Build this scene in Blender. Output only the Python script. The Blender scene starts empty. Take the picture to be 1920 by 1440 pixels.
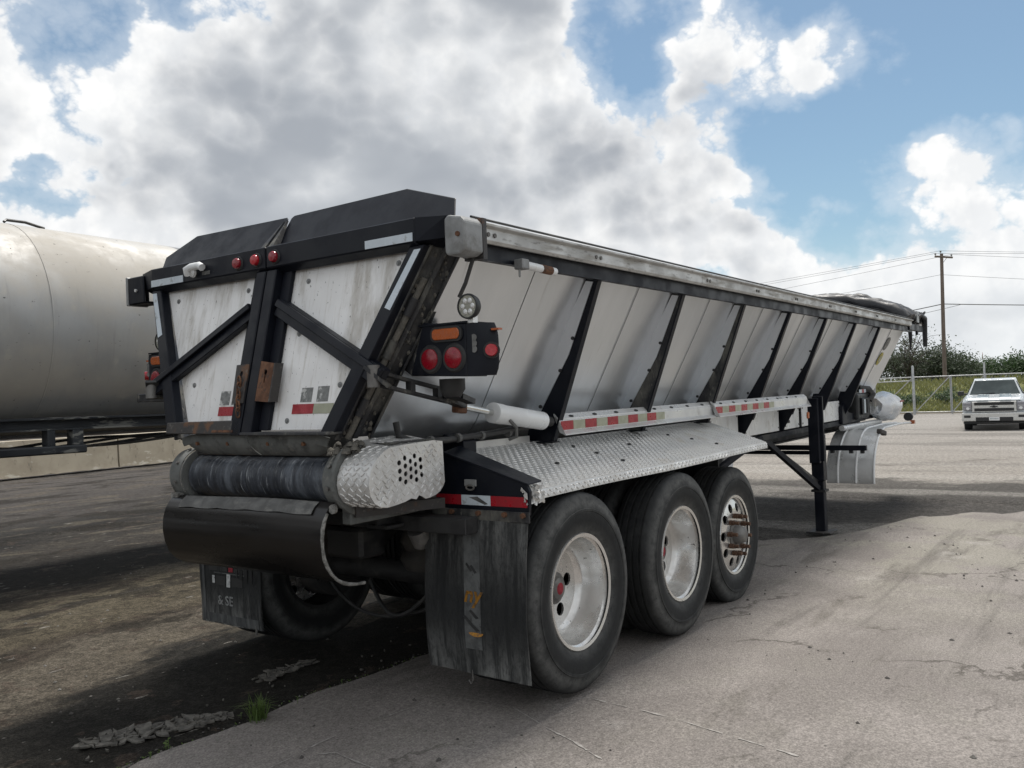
import bpy, bmesh, math, random
from mathutils import Vector, Matrix, noise as mnoise
rnd = random.Random(7)
scene = bpy.context.scene
col = scene.collection
R = math.radians

# ------------------------------------------------------------------ camera
cam_data = bpy.data.cameras.new('camera')
cam_data.sensor_width = 36.0
cam_data.lens = 1622.27 / 1920 * 36.0
cam_data.clip_start = 0.05
cam_data.clip_end = 5000
cam = bpy.data.objects.new('camera', cam_data)
col.objects.link(cam)
cam.matrix_world = Matrix(((0.578701, 0.003704, -0.815532, -3.9304),
                           (-0.814877, -0.0377, -0.578407, -3.6458),
                           (-0.032888, 0.999282, -0.018799, 1.5488),
                           (0, 0, 0, 1)))
scene.camera = cam

# ------------------------------------------------------------------ exposure
scene.view_settings.view_transform = 'Standard'
scene.view_settings.look = 'None'
scene.view_settings.exposure = 0.56
scene.view_settings.gamma = 1.0
scene.view_settings.use_curve_mapping = False

# ------------------------------------------------------------------ node helper
class NT:
    def __init__(s, tree):
        s.t = tree; s.n = tree.nodes; s.l = tree.links
    def new(s, typ, **kw):
        nd = s.n.new(typ)
        for k, v in kw.items(): setattr(nd, k, v)
        return nd
    def link(s, a, b): s.l.new(a, b)
    def put(s, sock, v):
        if isinstance(v, bpy.types.NodeSocket): s.l.new(v, sock)
        else:
            if isinstance(v, (tuple, list)) and len(v) == 3 and sock.type == 'RGBA': v = (*v, 1)
            sock.default_value = v
    def math(s, op, a, b=0.0, c=0.0, clamp=False):
        nd = s.new('ShaderNodeMath', operation=op, use_clamp=clamp)
        s.put(nd.inputs[0], a); s.put(nd.inputs[1], b)
        if op in ('MULTIPLY_ADD', 'WRAP', 'COMPARE'): s.put(nd.inputs[2], c)
        return nd.outputs[0]
    def vmath(s, op, a, b=None, scale=None):
        nd = s.new('ShaderNodeVectorMath', operation=op)
        s.put(nd.inputs[0], a)
        if b is not None: s.put(nd.inputs[1], b)
        if scale is not None: s.put(nd.inputs['Scale'], scale)
        return nd.outputs['Value'] if op in ('DOT_PRODUCT', 'LENGTH', 'DISTANCE') else nd.outputs[0]
    def noise(s, vec, scale, detail=4, rough=0.55, dist=0.0, color=False, lac=2.0):
        nd = s.new('ShaderNodeTexNoise')
        s.put(nd.inputs['Vector'], vec); s.put(nd.inputs['Scale'], scale)
        s.put(nd.inputs['Detail'], detail); s.put(nd.inputs['Roughness'], rough)
        s.put(nd.inputs['Distortion'], dist); s.put(nd.inputs['Lacunarity'], lac)
        return nd.outputs['Color'] if color else nd.outputs['Fac']
    def cnoise(s, vec, scale, detail=4, rough=0.55, gain=1.7):
        n = s.noise(vec, scale, detail, rough)
        return s.math('MULTIPLY_ADD', s.math('SUBTRACT', n, .5), gain, .5)
    def voronoi(s, vec, scale, feature='F1', out='Distance'):
        nd = s.new('ShaderNodeTexVoronoi', feature=feature)
        s.put(nd.inputs['Vector'], vec); s.put(nd.inputs['Scale'], scale)
        return nd.outputs[out]
    def remap(s, v, a, b, c=0.0, d=1.0, smooth=True):
        nd = s.new('ShaderNodeMapRange', interpolation_type='SMOOTHSTEP' if smooth else 'LINEAR')
        nd.clamp = True
        s.put(nd.inputs[0], v); s.put(nd.inputs[1], a); s.put(nd.inputs[2], b)
        s.put(nd.inputs[3], c); s.put(nd.inputs[4], d)
        return nd.outputs[0]
    def mix(s, f, a, b, mode='MIX'):
        nd = s.new('ShaderNodeMix', data_type='RGBA', blend_type=mode)
        s.put(nd.inputs[0], f); s.put(nd.inputs[6], a); s.put(nd.inputs[7], b)
        return nd.outputs[2]
    def mapping(s, vec, scale=(1, 1, 1), rot=(0, 0, 0), loc=(0, 0, 0)):
        nd = s.new('ShaderNodeMapping')
        s.put(nd.inputs['Vector'], vec)
        nd.inputs['Scale'].default_value = scale; nd.inputs['Rotation'].default_value = rot
        nd.inputs['Location'].default_value = loc
        return nd.outputs[0]
    def ramp(s, f, stops, interp='LINEAR'):
        nd = s.new('ShaderNodeValToRGB'); cr = nd.color_ramp; cr.interpolation = interp
        while len(cr.elements) > 1: cr.elements.remove(cr.elements[-1])
        cr.elements[0].position = stops[0][0]; cr.elements[0].color = (*stops[0][1], 1)
        for p, c in stops[1:]:
            e = cr.elements.new(p); e.color = (*c, 1)
        s.put(nd.inputs[0], f)
        return nd.outputs[0]
    def bump(s, h, strength=0.3, dist=0.01):
        nd = s.new('ShaderNodeBump')
        s.put(nd.inputs['Height'], h); nd.inputs['Strength'].default_value = strength
        nd.inputs['Distance'].default_value = dist
        return nd.outputs[0]
    def sep(s, v):
        nd = s.new('ShaderNodeSeparateXYZ'); s.put(nd.inputs[0], v); return nd.outputs

# ------------------------------------------------------------------ world: daylight sky with broken cumulus
SUN_AZ, SUN_EL = 12.0, 66.0          # degrees; azimuth counted from +X towards +Y
world = bpy.data.worlds.new('World')
scene.world = world
world.use_nodes = True
world.node_tree.nodes.clear()
W = NT(world.node_tree)
def azel(a, e):
    a, e = R(a), R(e)
    return (math.cos(e) * math.cos(a), math.cos(e) * math.sin(a), math.sin(e))
def make_sky():
    tc = W.new('ShaderNodeTexCoord').outputs['Generated']
    d = W.vmath('NORMALIZE', tc)
    sky = W.new('ShaderNodeTexSky', sky_type='NISHITA')
    sky.sun_disc = False
    sky.sun_elevation = R(SUN_EL); sky.sun_rotation = R(90 - SUN_AZ)
    sky.air_density = 1.0; sky.dust_density = .8; sky.ozone_density = 1.0
    skyc = W.vmath('MULTIPLY', sky.outputs[0], (.064, .071, .068))
    sx, sy, sz = W.sep(d)
    # cloud masses as seen from the yard: azimuth, elevation, radius (deg), weight
    blobs = [(51.3, 19.3, 11.7, 1), (41.7, 20.8, 11.7, 1), (33.9, 21.0, 6.7, .9), (57.2, 14.3, 8.1, .9), (46.8, 14.7, 9.2, .9),
             (62.7, 18.0, 7.8, .9), (34.9, 14.6, 7.8, .9), (64.1, 12.8, 4.6, .7), (58.7, 11.0, 7.1, .7), (30.6, 21.6, 4.2, .6),
             (21.0, 19.4, 4.9, 1.25), (23.0, 17.8, 3.6, .7), (27.7, 18.2, 4.4, .8), (29.6, 15.0, 5.8, .8), (23.0, 12.4, 4.2, .8),
             (26.2, 10.5, 4.0, .7), (18.9, 7.4, 3.2, .8), (12.3, 9.0, 4.3, .9), (7.9, 9.9, 5.2, .9), (5.0, 12.9, 2.5, .7),
             (6.1, 6.8, 6.7, .8), (13.6, 5.6, 5.3, .7), (9.3, 3.4, 6.3, .7), (38.9, 11.7, 6.3, .8), (47.6, 8.7, 8.1, .8),
             (31.8, 10.5, 5.8, .7), (20.5, 3.0, 6.0, .5), (45.0, 30.0, 12.0, .8), (60.0, 29.0, 9.0, .5), (-8.0, 8.0, 9.0, .8), (78.0, 15.0, 12.0, .8)]
    gaps = [(61.6, 23.2, 4.6, 1.1), (54.4, 24.4, 2.3, .6), (61.4, 15.4, 2.9, 1.1), (63.3, 11.6, 2.2, .9), (11.0, 19.5, 11.0, .9),
            (26.7, 22.9, 3.6, 1.2), (25.2, 21.6, 1.8, .6), (14.9, 13.4, 4.4, .7), (17.4, 15.6, 2.6, .6), (14.9, 9.9, 1.9, .5), (-2.0, 20.0, 10.0, .7)]
    def warped(v, amt):
        w1 = W.vmath('SUBTRACT', W.noise(v, 4.2, 5, .62, color=True), (0.5, 0.5, 0.5))
        return W.vmath('NORMALIZE', W.vmath('ADD', v, W.vmath('SCALE', w1, scale=amt)))
    def field(lst, v):
        tot = None
        for a, e, r, w in lst:
            dt = W.vmath('DOT_PRODUCT', v, azel(a, e))
            k = W.remap(dt, math.cos(R(r * 1.5)), math.cos(R(r * .05)), 0.0, w)
            tot = k if tot is None else W.math('ADD', tot, k)
        return tot
    def billow(v, octs, base=5.5):
        tot = None; amp = 1.0; sc = base
        for o in range(octs):
            n = W.noise(W.mapping(v, loc=(o * 3.7, o * 1.9, o * 5.1)), sc, 1, .5)
            k = W.math('MULTIPLY', W.math('ABSOLUTE', W.math('MULTIPLY_ADD', n, 2.0, -1.0)), amp * 2.2)
            tot = k if tot is None else W.math('ADD', tot, k)
            amp *= .56; sc *= 2.08
        return tot
    vl = warped(d, .20)
    cov = W.math('SUBTRACT', W.math('MINIMUM', field(blobs, vl), 1.15), field(gaps, vl))
    inview = W.remap(W.vmath('DOT_PRODUCT', d, azel(35, 12)), math.cos(R(66)), math.cos(R(42)))
    big = W.noise(d, 2.6, 2, .5)
    away = W.math('MULTIPLY', W.math('SUBTRACT', 1.0, inview), W.math('MULTIPLY_ADD', W.math('SUBTRACT', big, .5), 2.2, .55))
    cov = W.math('ADD', W.math('ADD', cov, away), -.95)
    vz = W.mapping(d, scale=(1, 1, 1.3))
    dens = W.math('ADD', cov, billow(vz, 6))
    dup = W.math('ADD', cov, billow(W.vmath('ADD', vz, (0.0, 0.0, 0.055)), 3))
    mask = W.remap(dens, -.02, .34)
    veil = W.math('MULTIPLY', W.remap(dens, -.85, .10), .42)
    fine = W.noise(d, 30.0, 3, .6)
    soft = W.noise(W.mapping(d, scale=(1, 1, 1.6)), 5.8, 3, .55)
    greys = [(49.5, 19.0, 10.5, .30), (42.5, 18.0, 10.0, .30), (36.5, 15.6, 7.1, .2), (21.8, 17.4, 3.0, .45), (28.4, 12.6, 3.6, .3), (43.0, 12.0, 7.1, .3)]
    shade = W.math('ADD', W.math('MULTIPLY', dup, .62), W.math('MULTIPLY', dens, .30))
    shade = W.math('ADD', shade, W.math('ADD', W.math('MULTIPLY', W.math('SUBTRACT', soft, .5), 2.1), field(greys, vl)))
    grey = W.remap(shade, .10, 1.75)
    grey = W.math('POWER', grey, 1.15)
    white = W.mix(W.remap(fine, .35, .65), (.61, .62, .63), (.70, .70, .695))
    dark = W.mix(W.remap(soft, .35, .65), (.36, .38, .405), (.27, .29, .32))
    cc = W.mix(grey, white, dark)
    hz = W.remap(sz, 0.0, 0.19, 1.0, 0.0)
    cc = W.mix(W.math('MULTIPLY', hz, .55), cc, (.53, .56, .585))
    skyh = W.mix(W.math('MULTIPLY', hz, .62), skyc, (.44, .525, .60))
    skyh = W.mix(veil, skyh, (.55, .59, .63))
    c = W.mix(W.math('MULTIPLY', mask, W.remap(sz, -.01, .03)), skyh, cc)
    bg = W.new('ShaderNodeBackground')
    W.put(bg.inputs['Color'], c); bg.inputs['Strength'].default_value = 1.0
    out = W.new('ShaderNodeOutputWorld')
    W.link(bg.outputs[0], out.inputs[0])
make_sky()

sun_data = bpy.data.lights.new('sun', 'SUN')
sun_data.energy = 2.9
sun_data.angle = R(16)
sun_data.color = (1.0, 0.955, 0.89)
sun = bpy.data.objects.new('sun', sun_data)
col.objects.link(sun)
sun.rotation_euler = Vector(azel(SUN_AZ, SUN_EL)).to_track_quat('Z', 'Y').to_euler()
sun.location = (0, 0, 30)

# ------------------------------------------------------------------ mesh builder
class MB:
    def __init__(s): s.v = []; s.f = []
    def add(s, vs, fs):
        o = len(s.v); s.v += [tuple(p) for p in vs]; s.f += [tuple(i + o for i in f) for f in fs]; return s
    def box(s, x0, x1, y0, y1, z0, z1):
        vs = [(x, y, z) for x in (x0, x1) for y in (y0, y1) for z in (z0, z1)]
        return s.add(vs, [(0, 1, 3, 2), (4, 6, 7, 5), (0, 4, 5, 1), (2, 3, 7, 6), (0, 2, 6, 4), (1, 5, 7, 3)])
    def loft(s, rings, closed=True, caps=True):
        n = len(rings[0]); o = len(s.v)
        for r in rings: s.v += [tuple(p) for p in r]
        m = n if closed else n - 1
        for i in range(len(rings) - 1):
            for j in range(m):
                a = o + i * n + j; b = o + i * n + (j + 1) % n
                s.f.append((a, b, b + n, a + n))
        if caps and closed:
            s.f.append(tuple(o + j for j in reversed(range(n))))
            s.f.append(tuple(o + (len(rings) - 1) * n + j for j in range(n)))
        return s
    def extr(s, poly, fn0, fn1):
        return s.loft([[fn0(*p) for p in poly], [fn1(*p) for p in poly]])
    def px(s, poly, x0, x1):   # poly in (y,z)
        return s.extr(poly, lambda a, b: (x0, a, b), lambda a, b: (x1, a, b))
    def py(s, poly, y0, y1):   # poly in (x,z)
        return s.extr(poly, lambda a, b: (a, y0, b), lambda a, b: (a, y1, b))
    def pz(s, poly, z0, z1):
        return s.extr(poly, lambda a, b: (a, b, z0), lambda a, b: (a, b, z1))
    def bar(s, p, q, w, h, up=(0, 0, 1)):
        p, q, up = Vector(p), Vector(q), Vector(up)
        d = (q - p).normalized(); sd = d.cross(up)
        if sd.length < 1e-4: sd = d.cross(Vector((1, 0, 0)))
        sd.normalize(); u = sd.cross(d)
        c = [(-1, -1), (1, -1), (1, 1), (-1, 1)]
        return s.loft([[e + sd * (a * w / 2) + u * (b * h / 2) for a, b in c] for e in (p, q)])
    def tube(s, path, r, n=8, caps=True):
        path = [Vector(p) for p in path]; rings = []; prev = None
        rr = r if isinstance(r, (list, tuple)) else [r] * len(path)
        for i, p in enumerate(path):
            t = (path[min(i + 1, len(path) - 1)] - path[max(i - 1, 0)])
            t = t.normalized() if t.length > 1e-9 else Vector((0, 0, 1))
            if prev is None:
                a = t.orthogonal().normalized()
            else:
                a = prev - t * prev.dot(t)
                a = a.normalized() if a.length > 1e-6 else t.orthogonal().normalized()
            prev = a; b = t.cross(a)
            rings.append([p + (a * math.cos(2 * math.pi * k / n) + b * math.sin(2 * math.pi * k / n)) * rr[i] for k in range(n)])
        return s.loft(rings, True, caps)
    def lathe(s, prof, c, axis='y', n=32, a0=0.0, a1=2 * math.pi):   # prof: (radius, along)
        c = Vector(c); full = abs(a1 - a0 - 2 * math.pi) < 1e-6; o = len(s.v); m = n if full else n + 1
        for k in range(m):
            a = a0 + (a1 - a0) * k / n; ca, sa = math.cos(a), math.sin(a)
            for r, h in prof:
                p = {'y': (r * ca, h, r * sa), 'x': (h, r * ca, r * sa), 'z': (r * ca, r * sa, h)}[axis]
                s.v.append(tuple(c + Vector(p)))
        L = len(prof)
        for k in range(n):
            k2 = (k + 1) % m
            for j in range(L - 1):
                s.f.append((o + k * L + j, o + k2 * L + j, o + k2 * L + j + 1, o + k * L + j + 1))
        return s
    def disc(s, c, r, axis='x', n=20, t=0.004):
        return s.lathe([(0.0001, -t), (r, -t), (r, t), (0.0001, t)], c, axis, n)
    def grid(s, fn, nu, nv):
        o = len(s.v)
        for i in range(nu + 1):
            for j in range(nv + 1): s.v.append(tuple(fn(i / nu, j / nv)))
        for i in range(nu):
            for j in range(nv):
                a = o + i * (nv + 1) + j
                s.f.append((a, a + nv + 1, a + nv + 2, a + 1))
        return s
    def sheet(s, fn, nu, nv, t, nrm):     # a thickened grid
        nrm = Vector(nrm) * t; o = len(s.v)
        s.grid(fn, nu, nv); k = len(s.v)
        s.grid(lambda u, v: Vector(fn(u, v)) + nrm, nu, nv)
        W_ = nv + 1
        def e(a, b): s.f.append((o + a, o + b, k + b, k + a))
        for i in range(nu):
            e(i * W_, (i + 1) * W_); e((i + 1) * W_ + nv, i * W_ + nv)
        for j in range(nv):
            e(j + 1, j); e(nu * W_ + j, nu * W_ + j + 1)
        return s
    def build(s, name, m, parent=None, smooth=None, bevel=0.0, seg=1, fix=True):
        me = bpy.data.meshes.new(name)
        me.from_pydata(s.v, [], s.f)
        if fix:
            bm = bmesh.new(); bm.from_mesh(me)
            bmesh.ops.recalc_face_normals(bm, faces=bm.faces[:])
            bm.to_mesh(me); bm.free()
        return link(name, me, m, parent, smooth, bevel, seg)
def link(name, me, m, parent=None, smooth=None, bevel=0.0, seg=1):
    me.materials.clear(); me.materials.append(m)
    if smooth is not None:
        me.shade_smooth()
        if smooth < 179: me.set_sharp_from_angle(angle=R(smooth))
    o = bpy.data.objects.new(name, me); col.objects.link(o)
    if parent is not None: o.parent = parent
    if bevel:
        b = o.modifiers.new('bevel', 'BEVEL'); b.width = bevel; b.segments = seg
        b.limit_method = 'ANGLE'; b.angle_limit = R(35)
    return o
def again(o, parent, **kw):
    c = o.copy(); col.objects.link(c); c.parent = parent
    for k, v in kw.items(): setattr(c, k, v)
    return c
def empty(name, loc=(0, 0, 0), rot=(0, 0, 0), parent=None):
    o = bpy.data.objects.new(name, None); col.objects.link(o)
    o.location = loc; o.rotation_euler = rot; o.empty_display_size = .2
    if parent is not None: o.parent = parent
    return o
def tag(o, label, cat, group=None):
    o['label'] = label; o['category'] = cat
    if group: o['group'] = group
    return o
def struct(o): o['kind'] = 'structure'; return o
def stuff(o, label=None, cat=None):
    o['kind'] = 'stuff'
    if label: o['label'] = label; o['category'] = cat
    return o
def holed_plate(outer, holes, to3, thick):
    """flat plate with real holes; outer and holes are 2D loops, to3 maps 2D + depth to 3D"""
    bm = bmesh.new(); edges = []
    for loop in [outer] + holes:
        vs = [bm.verts.new((a, b, 0)) for a, b in loop]
        edges += [bm.edges.new((vs[i], vs[(i + 1) % len(vs)])) for i in range(len(vs))]
    bmesh.ops.triangle_fill(bm, edges=edges, use_beauty=True)
    ex = bmesh.ops.extrude_face_region(bm, geom=bm.faces[:])
    for e in ex['geom']:
        if isinstance(e, bmesh.types.BMVert): e.co.z = thick
    for v in bm.verts: v.co = Vector(to3(v.co.x, v.co.y, v.co.z))
    bmesh.ops.recalc_face_normals(bm, faces=bm.faces[:])
    me = bpy.data.meshes.new('plate'); bm.to_mesh(me); bm.free()
    return me
def circle(cx, cy, r, n=14, ry=None):
    ry = ry or r
    return [(cx + r * math.cos(2 * math.pi * k / n), cy + ry * math.sin(2 * math.pi * k / n)) for k in range(n)]
def text_mesh(txt, size, shear=0.0):
    cu = bpy.data.curves.new('lettering', 'FONT'); cu.body = txt; cu.size = size; cu.shear = shear
    cu.align_x = 'CENTER'; cu.extrude = 0.001; cu.offset = size * .022; cu.resolution_u = 3
    o = bpy.data.objects.new('lettering', cu); col.objects.link(o)
    dg = bpy.context.evaluated_depsgraph_get()
    me = bpy.data.meshes.new_from_object(o.evaluated_get(dg))
    bpy.data.objects.remove(o); bpy.data.curves.remove(cu)
    return me
def treads(mb, fn, nu, nv, size=(.030, .009), h=.003, keep=None):
    """raised lozenges of diamond plate: fn(i,j) -> (point, dir_u, dir_v, normal)"""
    for i in range(nu):
        for j in range(nv):
            q = fn(i, j)
            if q is None: continue
            p, du, dv, n = [Vector(k) for k in q]
            sgn = 1 if (i + j) % 2 else -1
            a = (du + dv * sgn).normalized(); b = n.cross(a).normalized()
            a = a * size[0] / 2; b = b * size[1] / 2; t = n * h
            e = -n * .0005
            mb.add([p + a + e, p + b + e, p - a + e, p - b + e, p + a * .55 + t, p - a * .55 + t],
                   [(0, 1, 4), (1, 2, 5), (1, 5, 4), (2, 3, 5), (3, 0, 4), (3, 4, 5)])

# ------------------------------------------------------------------ materials
def mat(name, c1, c2=None, scale=6.0, rough=.5, metal=0.0, stretch=(1, 1, 1), bump=0.0, bscale=None, layers=(), rvar=.12, spec=.5, detail=5, coat=0.0):
    """layers: (colour, scale, lo, hi, stretch, amount, roughness or None) – dirt, streaks, chips with a shape of their own"""
    m = bpy.data.materials.new(name); m.use_nodes = True
    m.node_tree.nodes.clear(); N = NT(m.node_tree)
    tc = N.new('ShaderNodeTexCoord').outputs['Object']
    n = N.cnoise(N.mapping(tc, scale=stretch), scale, detail, .6, 1.4)
    c = N.mix(N.remap(n, .3, .7), c1, c2 if c2 else tuple(k * .8 for k in c1))
    r = N.remap(n, .3, .7, max(.03, rough - rvar), min(1, rough + rvar))
    me = metal
    for k, (lc, ls, lo, hi, st, amt, lr) in enumerate(layers):
        f = N.cnoise(N.mapping(tc, scale=st, loc=(3.1 * k, 1.7 * k, 5.3 * k)), ls, 6, .65, 1.35)
        f = N.math('MULTIPLY', N.remap(f, lo, hi), amt)
        c = N.mix(f, c, lc)
        if lr is not None:
            r = N.math('ADD', N.math('MULTIPLY', r, N.math('SUBTRACT', 1.0, f)), N.math('MULTIPLY', f, lr))
            if metal > 0: me = N.math('MULTIPLY', me, N.math('SUBTRACT', 1.0, f))
    b = N.new('ShaderNodeBsdfPrincipled')
    N.put(b.inputs['Base Color'], c); N.put(b.inputs['Roughness'], r); N.put(b.inputs['Metallic'], me)
    b.inputs['Specular IOR Level'].default_value = spec
    b.inputs['Coat Weight'].default_value = coat
    if bump:
        h = N.noise(N.mapping(tc, scale=stretch), bscale or scale * 6, 4, .6)
        N.put(b.inputs['Normal'], N.bump(h, bump, .01))
    o = N.new('ShaderNodeOutputMaterial'); N.link(b.outputs[0], o.inputs[0])
    return m
DUST = (.20, .19, .17)
M = {}
M['black'] = mat('black_paint', (.005, .0065, .011), (.008, .0095, .015), 5, .45, layers=[(DUST, 5, .60, .95, (1, 1, .6), .08, .8), (DUST, 60, .78, .86, (1, 1, .5), .22, .8)], bump=.04, spec=.22)
M['black_dirty'] = mat('dirty_black_paint', (.012, .013, .016), (.022, .022, .024), 6, .5, layers=[((.15, .145, .125), 4.5, .46, .72, (1, 1, .45), .75, .9), ((.21, .20, .17), 30, .60, .78, (1, 1, .4), .6, .9)], bump=.15, bscale=30)
def rubber_material():
    m = bpy.data.materials.new('tyre_rubber'); m.use_nodes = True; m.node_tree.nodes.clear(); N = NT(m.node_tree)
    tc = N.new('ShaderNodeTexCoord').outputs['Object']; x, y, z = N.sep(tc)
    r = N.math('SQRT', N.math('ADD', N.math('MULTIPLY', x, x), N.math('MULTIPLY', z, z)))
    n1 = N.cnoise(tc, 5, 6, .65, 1.6); n2 = N.cnoise(tc, 19, 5, .65, 1.6)
    rj = N.math('ADD', r, N.math('MULTIPLY', N.math('SUBTRACT', n1, .5), .035))
    band = N.ramp(N.remap(rj, .29, .53, 0, 1, smooth=False), [(0, (.55,) * 3), (.10, (.75,) * 3), (.22, (.30,) * 3), (.34, (.06,) * 3), (.50, (.10,) * 3), (.60, (.42,) * 3), (.72, (1,) * 3), (.86, (.55,) * 3), (.95, (.18,) * 3), (1, (.14,) * 3)])
    f = N.math('MULTIPLY', N.sep(band)[0], N.remap(n2, .15, .75, .35, 1.0))
    scr = N.cnoise(tc, 60, 2, .5, 1.8)
    f = N.math('MULTIPLY', f, N.remap(scr, .82, .9, 1.0, .35))
    c = N.mix(f, (.009, .010, .011), (.098, .099, .096))
    b = N.new('ShaderNodeBsdfPrincipled'); N.put(b.inputs['Base Color'], c); b.inputs['Roughness'].default_value = .72; b.inputs['Specular IOR Level'].default_value = .3
    N.put(b.inputs['Normal'], N.bump(n2, .15, .01))
    o = N.new('ShaderNodeOutputMaterial'); N.link(b.outputs[0], o.inputs[0])
    return m
M['rubber'] = rubber_material()
M['belt'] = mat('conveyor_belt', (.020, .024, .032), (.045, .052, .066), 30, .5, stretch=(.05, 1, .05), layers=[((.20, .225, .26), 5, .48, .78, (.5, 1.6, .5), .50, .85), ((.34, .36, .38), 60, .56, .80, (.16, 1, .16), .7, .9)], bump=.3, bscale=90)
def flap_material():
    m = bpy.data.materials.new('mudflap_rubber'); m.use_nodes = True; m.node_tree.nodes.clear(); N = NT(m.node_tree)
    tc = N.new('ShaderNodeTexCoord').outputs['Object']; x, y, z = N.sep(tc)
    st = N.cnoise(N.mapping(tc, scale=(1, 3.0, .30)), 7, 6, .65, 1.7); sp_ = N.cnoise(N.mapping(tc, scale=(1, 1.6, .8)), 34, 4, .6, 1.7); bl = N.cnoise(tc, 3.2, 4, .6, 1.6)
    low = N.remap(N.math('ADD', z, N.math('MULTIPLY', N.math('SUBTRACT', st, .5), .30)), .52, .18)
    top = N.math('MULTIPLY', N.remap(z, .55, .90), .55)
    f = N.math('MULTIPLY', N.math('ADD', N.math('MULTIPLY', low, .95), N.math('ADD', N.math('MULTIPLY', top, .8), .08)), N.remap(st, .30, .72, .12, 1.0))
    f = N.math('MULTIPLY', f, N.remap(sp_, .25, .55, .55, 1.0)); f = N.math('MULTIPLY', f, N.remap(bl, .2, .7, .6, 1.1))
    c = N.mix(f, (.013, .014, .015), (.185, .188, .182))
    b = N.new('ShaderNodeBsdfPrincipled'); N.put(b.inputs['Base Color'], c); b.inputs['Roughness'].default_value = .75; b.inputs['Specular IOR Level'].default_value = .3
    N.put(b.inputs['Normal'], N.bump(N.math('ADD', sp_, st), .35, .012))
    o = N.new('ShaderNodeOutputMaterial'); N.link(b.outputs[0], o.inputs[0])
    return m
M['flap'] = flap_material()
M['flap_strip'] = mat('flap_faded_strip', (.105, .11, .11), (.065, .068, .068), 12, .85, layers=[((.03, .03, .03), 22, .56, .7, (1, 1, .6), .8, .8)], bump=.2)
M['flap_pale'] = mat('flap_pale_dust', (.09, .094, .094), (.05, .052, .054), 9, .85, stretch=(1, 2, .4), layers=[((.16, .165, .16), 12, .5, .7, (1, 2.5, .4), .6, .95)], bump=.3)
M['alu'] = mat('aluminium_sheet', (.72, .75, .785), (.67, .70, .73), 2.2, .33, .86, stretch=(1.5, .6, .4), layers=[((.50, .48, .44), 2.2, .62, .95, (1.2, .8, .4), .22, .5), ((.33, .31, .28), 9, .62, .86, (3.2, .5, .16), .30, .6), ((.16, .155, .15), 26, .80, .86, (1.6, 1, .5), .4, .7)], rvar=.04)
M['alu_crease'] = mat('sheet_crease', (.46, .47, .48), (.38, .39, .40), 8, .45, .7)
M['alu_white'] = mat('pale_aluminium', (.70, .70, .69), (.62, .62, .61), 5, .38, .45, layers=[((.33, .31, .28), 6, .58, .82, (1, 1, 1), .5, .75)])
M['rail'] = mat('weathered_alu_rail', (.52, .52, .505), (.42, .42, .41), 4, .45, .45, layers=[((.25, .235, .20), 6, .48, .74, (.6, 1, 3.5), .6, .8), ((.10, .095, .09), 24, .58, .72, (.5, 1, 2.2), .45, .9)])
M['plate'] = mat('diamond_plate', (.66, .655, .64), (.58, .575, .56), 5, .42, .48, layers=[((.42, .36, .28), 4, .55, .80, (1, 1, 1), .5, .8), ((.16, .15, .135), 34, .68, .76, (1, 1, 1), .6, .9)])
M['white_panel'] = mat('white_gate_panel', (.85, .845, .835), (.78, .775, .765), 3, .42, layers=[((.33, .295, .24), 2.6, .46, .76, (1, 2.0, .45), .75, .8), ((.48, .44, .38), 11, .54, .78, (1, 4.0, .28), .42, .8), ((.06, .052, .045), 62, .70, .745, (1, 1, .6), .85, .9)])
M['grey_skirt'] = mat('grey_rubber_skirt', (.145, .15, .145), (.11, .115, .11), 7, .8, layers=[((.05, .05, .048), 6, .52, .68, (1, 1, 1), .7, .85), ((.22, .21, .19), 24, .58, .72, (1, 1, 1), .5, .9)], bump=.25)
M['hood'] = mat('black_scraper_hood', (.007, .0065, .0065), (.011, .009, .008), 4, .34, stretch=(1, .25, 1), layers=[((.30, .31, .31), 150, .80, .83, (1, 1, 1), .5, .9)], spec=.4)
M['strap'] = mat('worn_grey_strap', (.135, .135, .13), (.09, .09, .088), 10, .8, layers=[((.22, .215, .20), 22, .54, .7, (1, .6, 1), .5, .9)], bump=.2)
M['rope'] = mat('frayed_edge', (.26, .255, .24), (.12, .118, .11), 45, .9, bump=.6, bscale=120)
M['rust'] = mat('rust', (.17, .078, .038), (.095, .045, .026), 14, .85, layers=[((.04, .032, .028), 20, .54, .7, (1, 1, 1), .7, .9)], bump=.3)
M['rust_stud'] = mat('stud_rust', (.115, .060, .034), (.07, .038, .024), 30, .85)
M['rust_dark'] = mat('rusty_black_bar', (.030, .028, .028), (.05, .045, .042), 8, .6, layers=[((.17, .085, .045), 7, .56, .72, (1, 1, 1), .8, .9), ((.20, .19, .17), 26, .6, .75, (1, 1, 1), .5, .9)], bump=.15)
M['mud'] = mat('caked_dirt', (.085, .08, .07), (.14, .13, .112), 22, .95, bump=.9, bscale=50)
M['rim'] = mat('dusty_alu_rim', (.74, .735, .72), (.64, .63, .61), 6, .27, .80, layers=[((.36, .32, .27), 4, .54, .84, (1, 1, 1), .5, .8), ((.04, .036, .033), 30, .70, .745, (1, 1, 1), .9, .9)])
M['hub'] = mat('hub_grey', (.20, .195, .185), (.13, .125, .12), 10, .6, .4)
M['steel'] = mat('chrome_rod', (.72, .72, .70), (.62, .62, .60), 6, .12, 1.0, rvar=.05)
M['white_paint'] = mat('white_paint', (.74, .75, .75), (.68, .69, .69), 4, .35, layers=[((.38, .35, .30), 6, .56, .8, (1, 1, .5), .5, .8)])
M['silver_cap'] = mat('grey_cast_cap', (.27, .275, .275), (.21, .215, .215), 9, .6, .2, layers=[((.14, .135, .125), 10, .55, .75, (1, 1, 1), .6, .8)])
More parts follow.
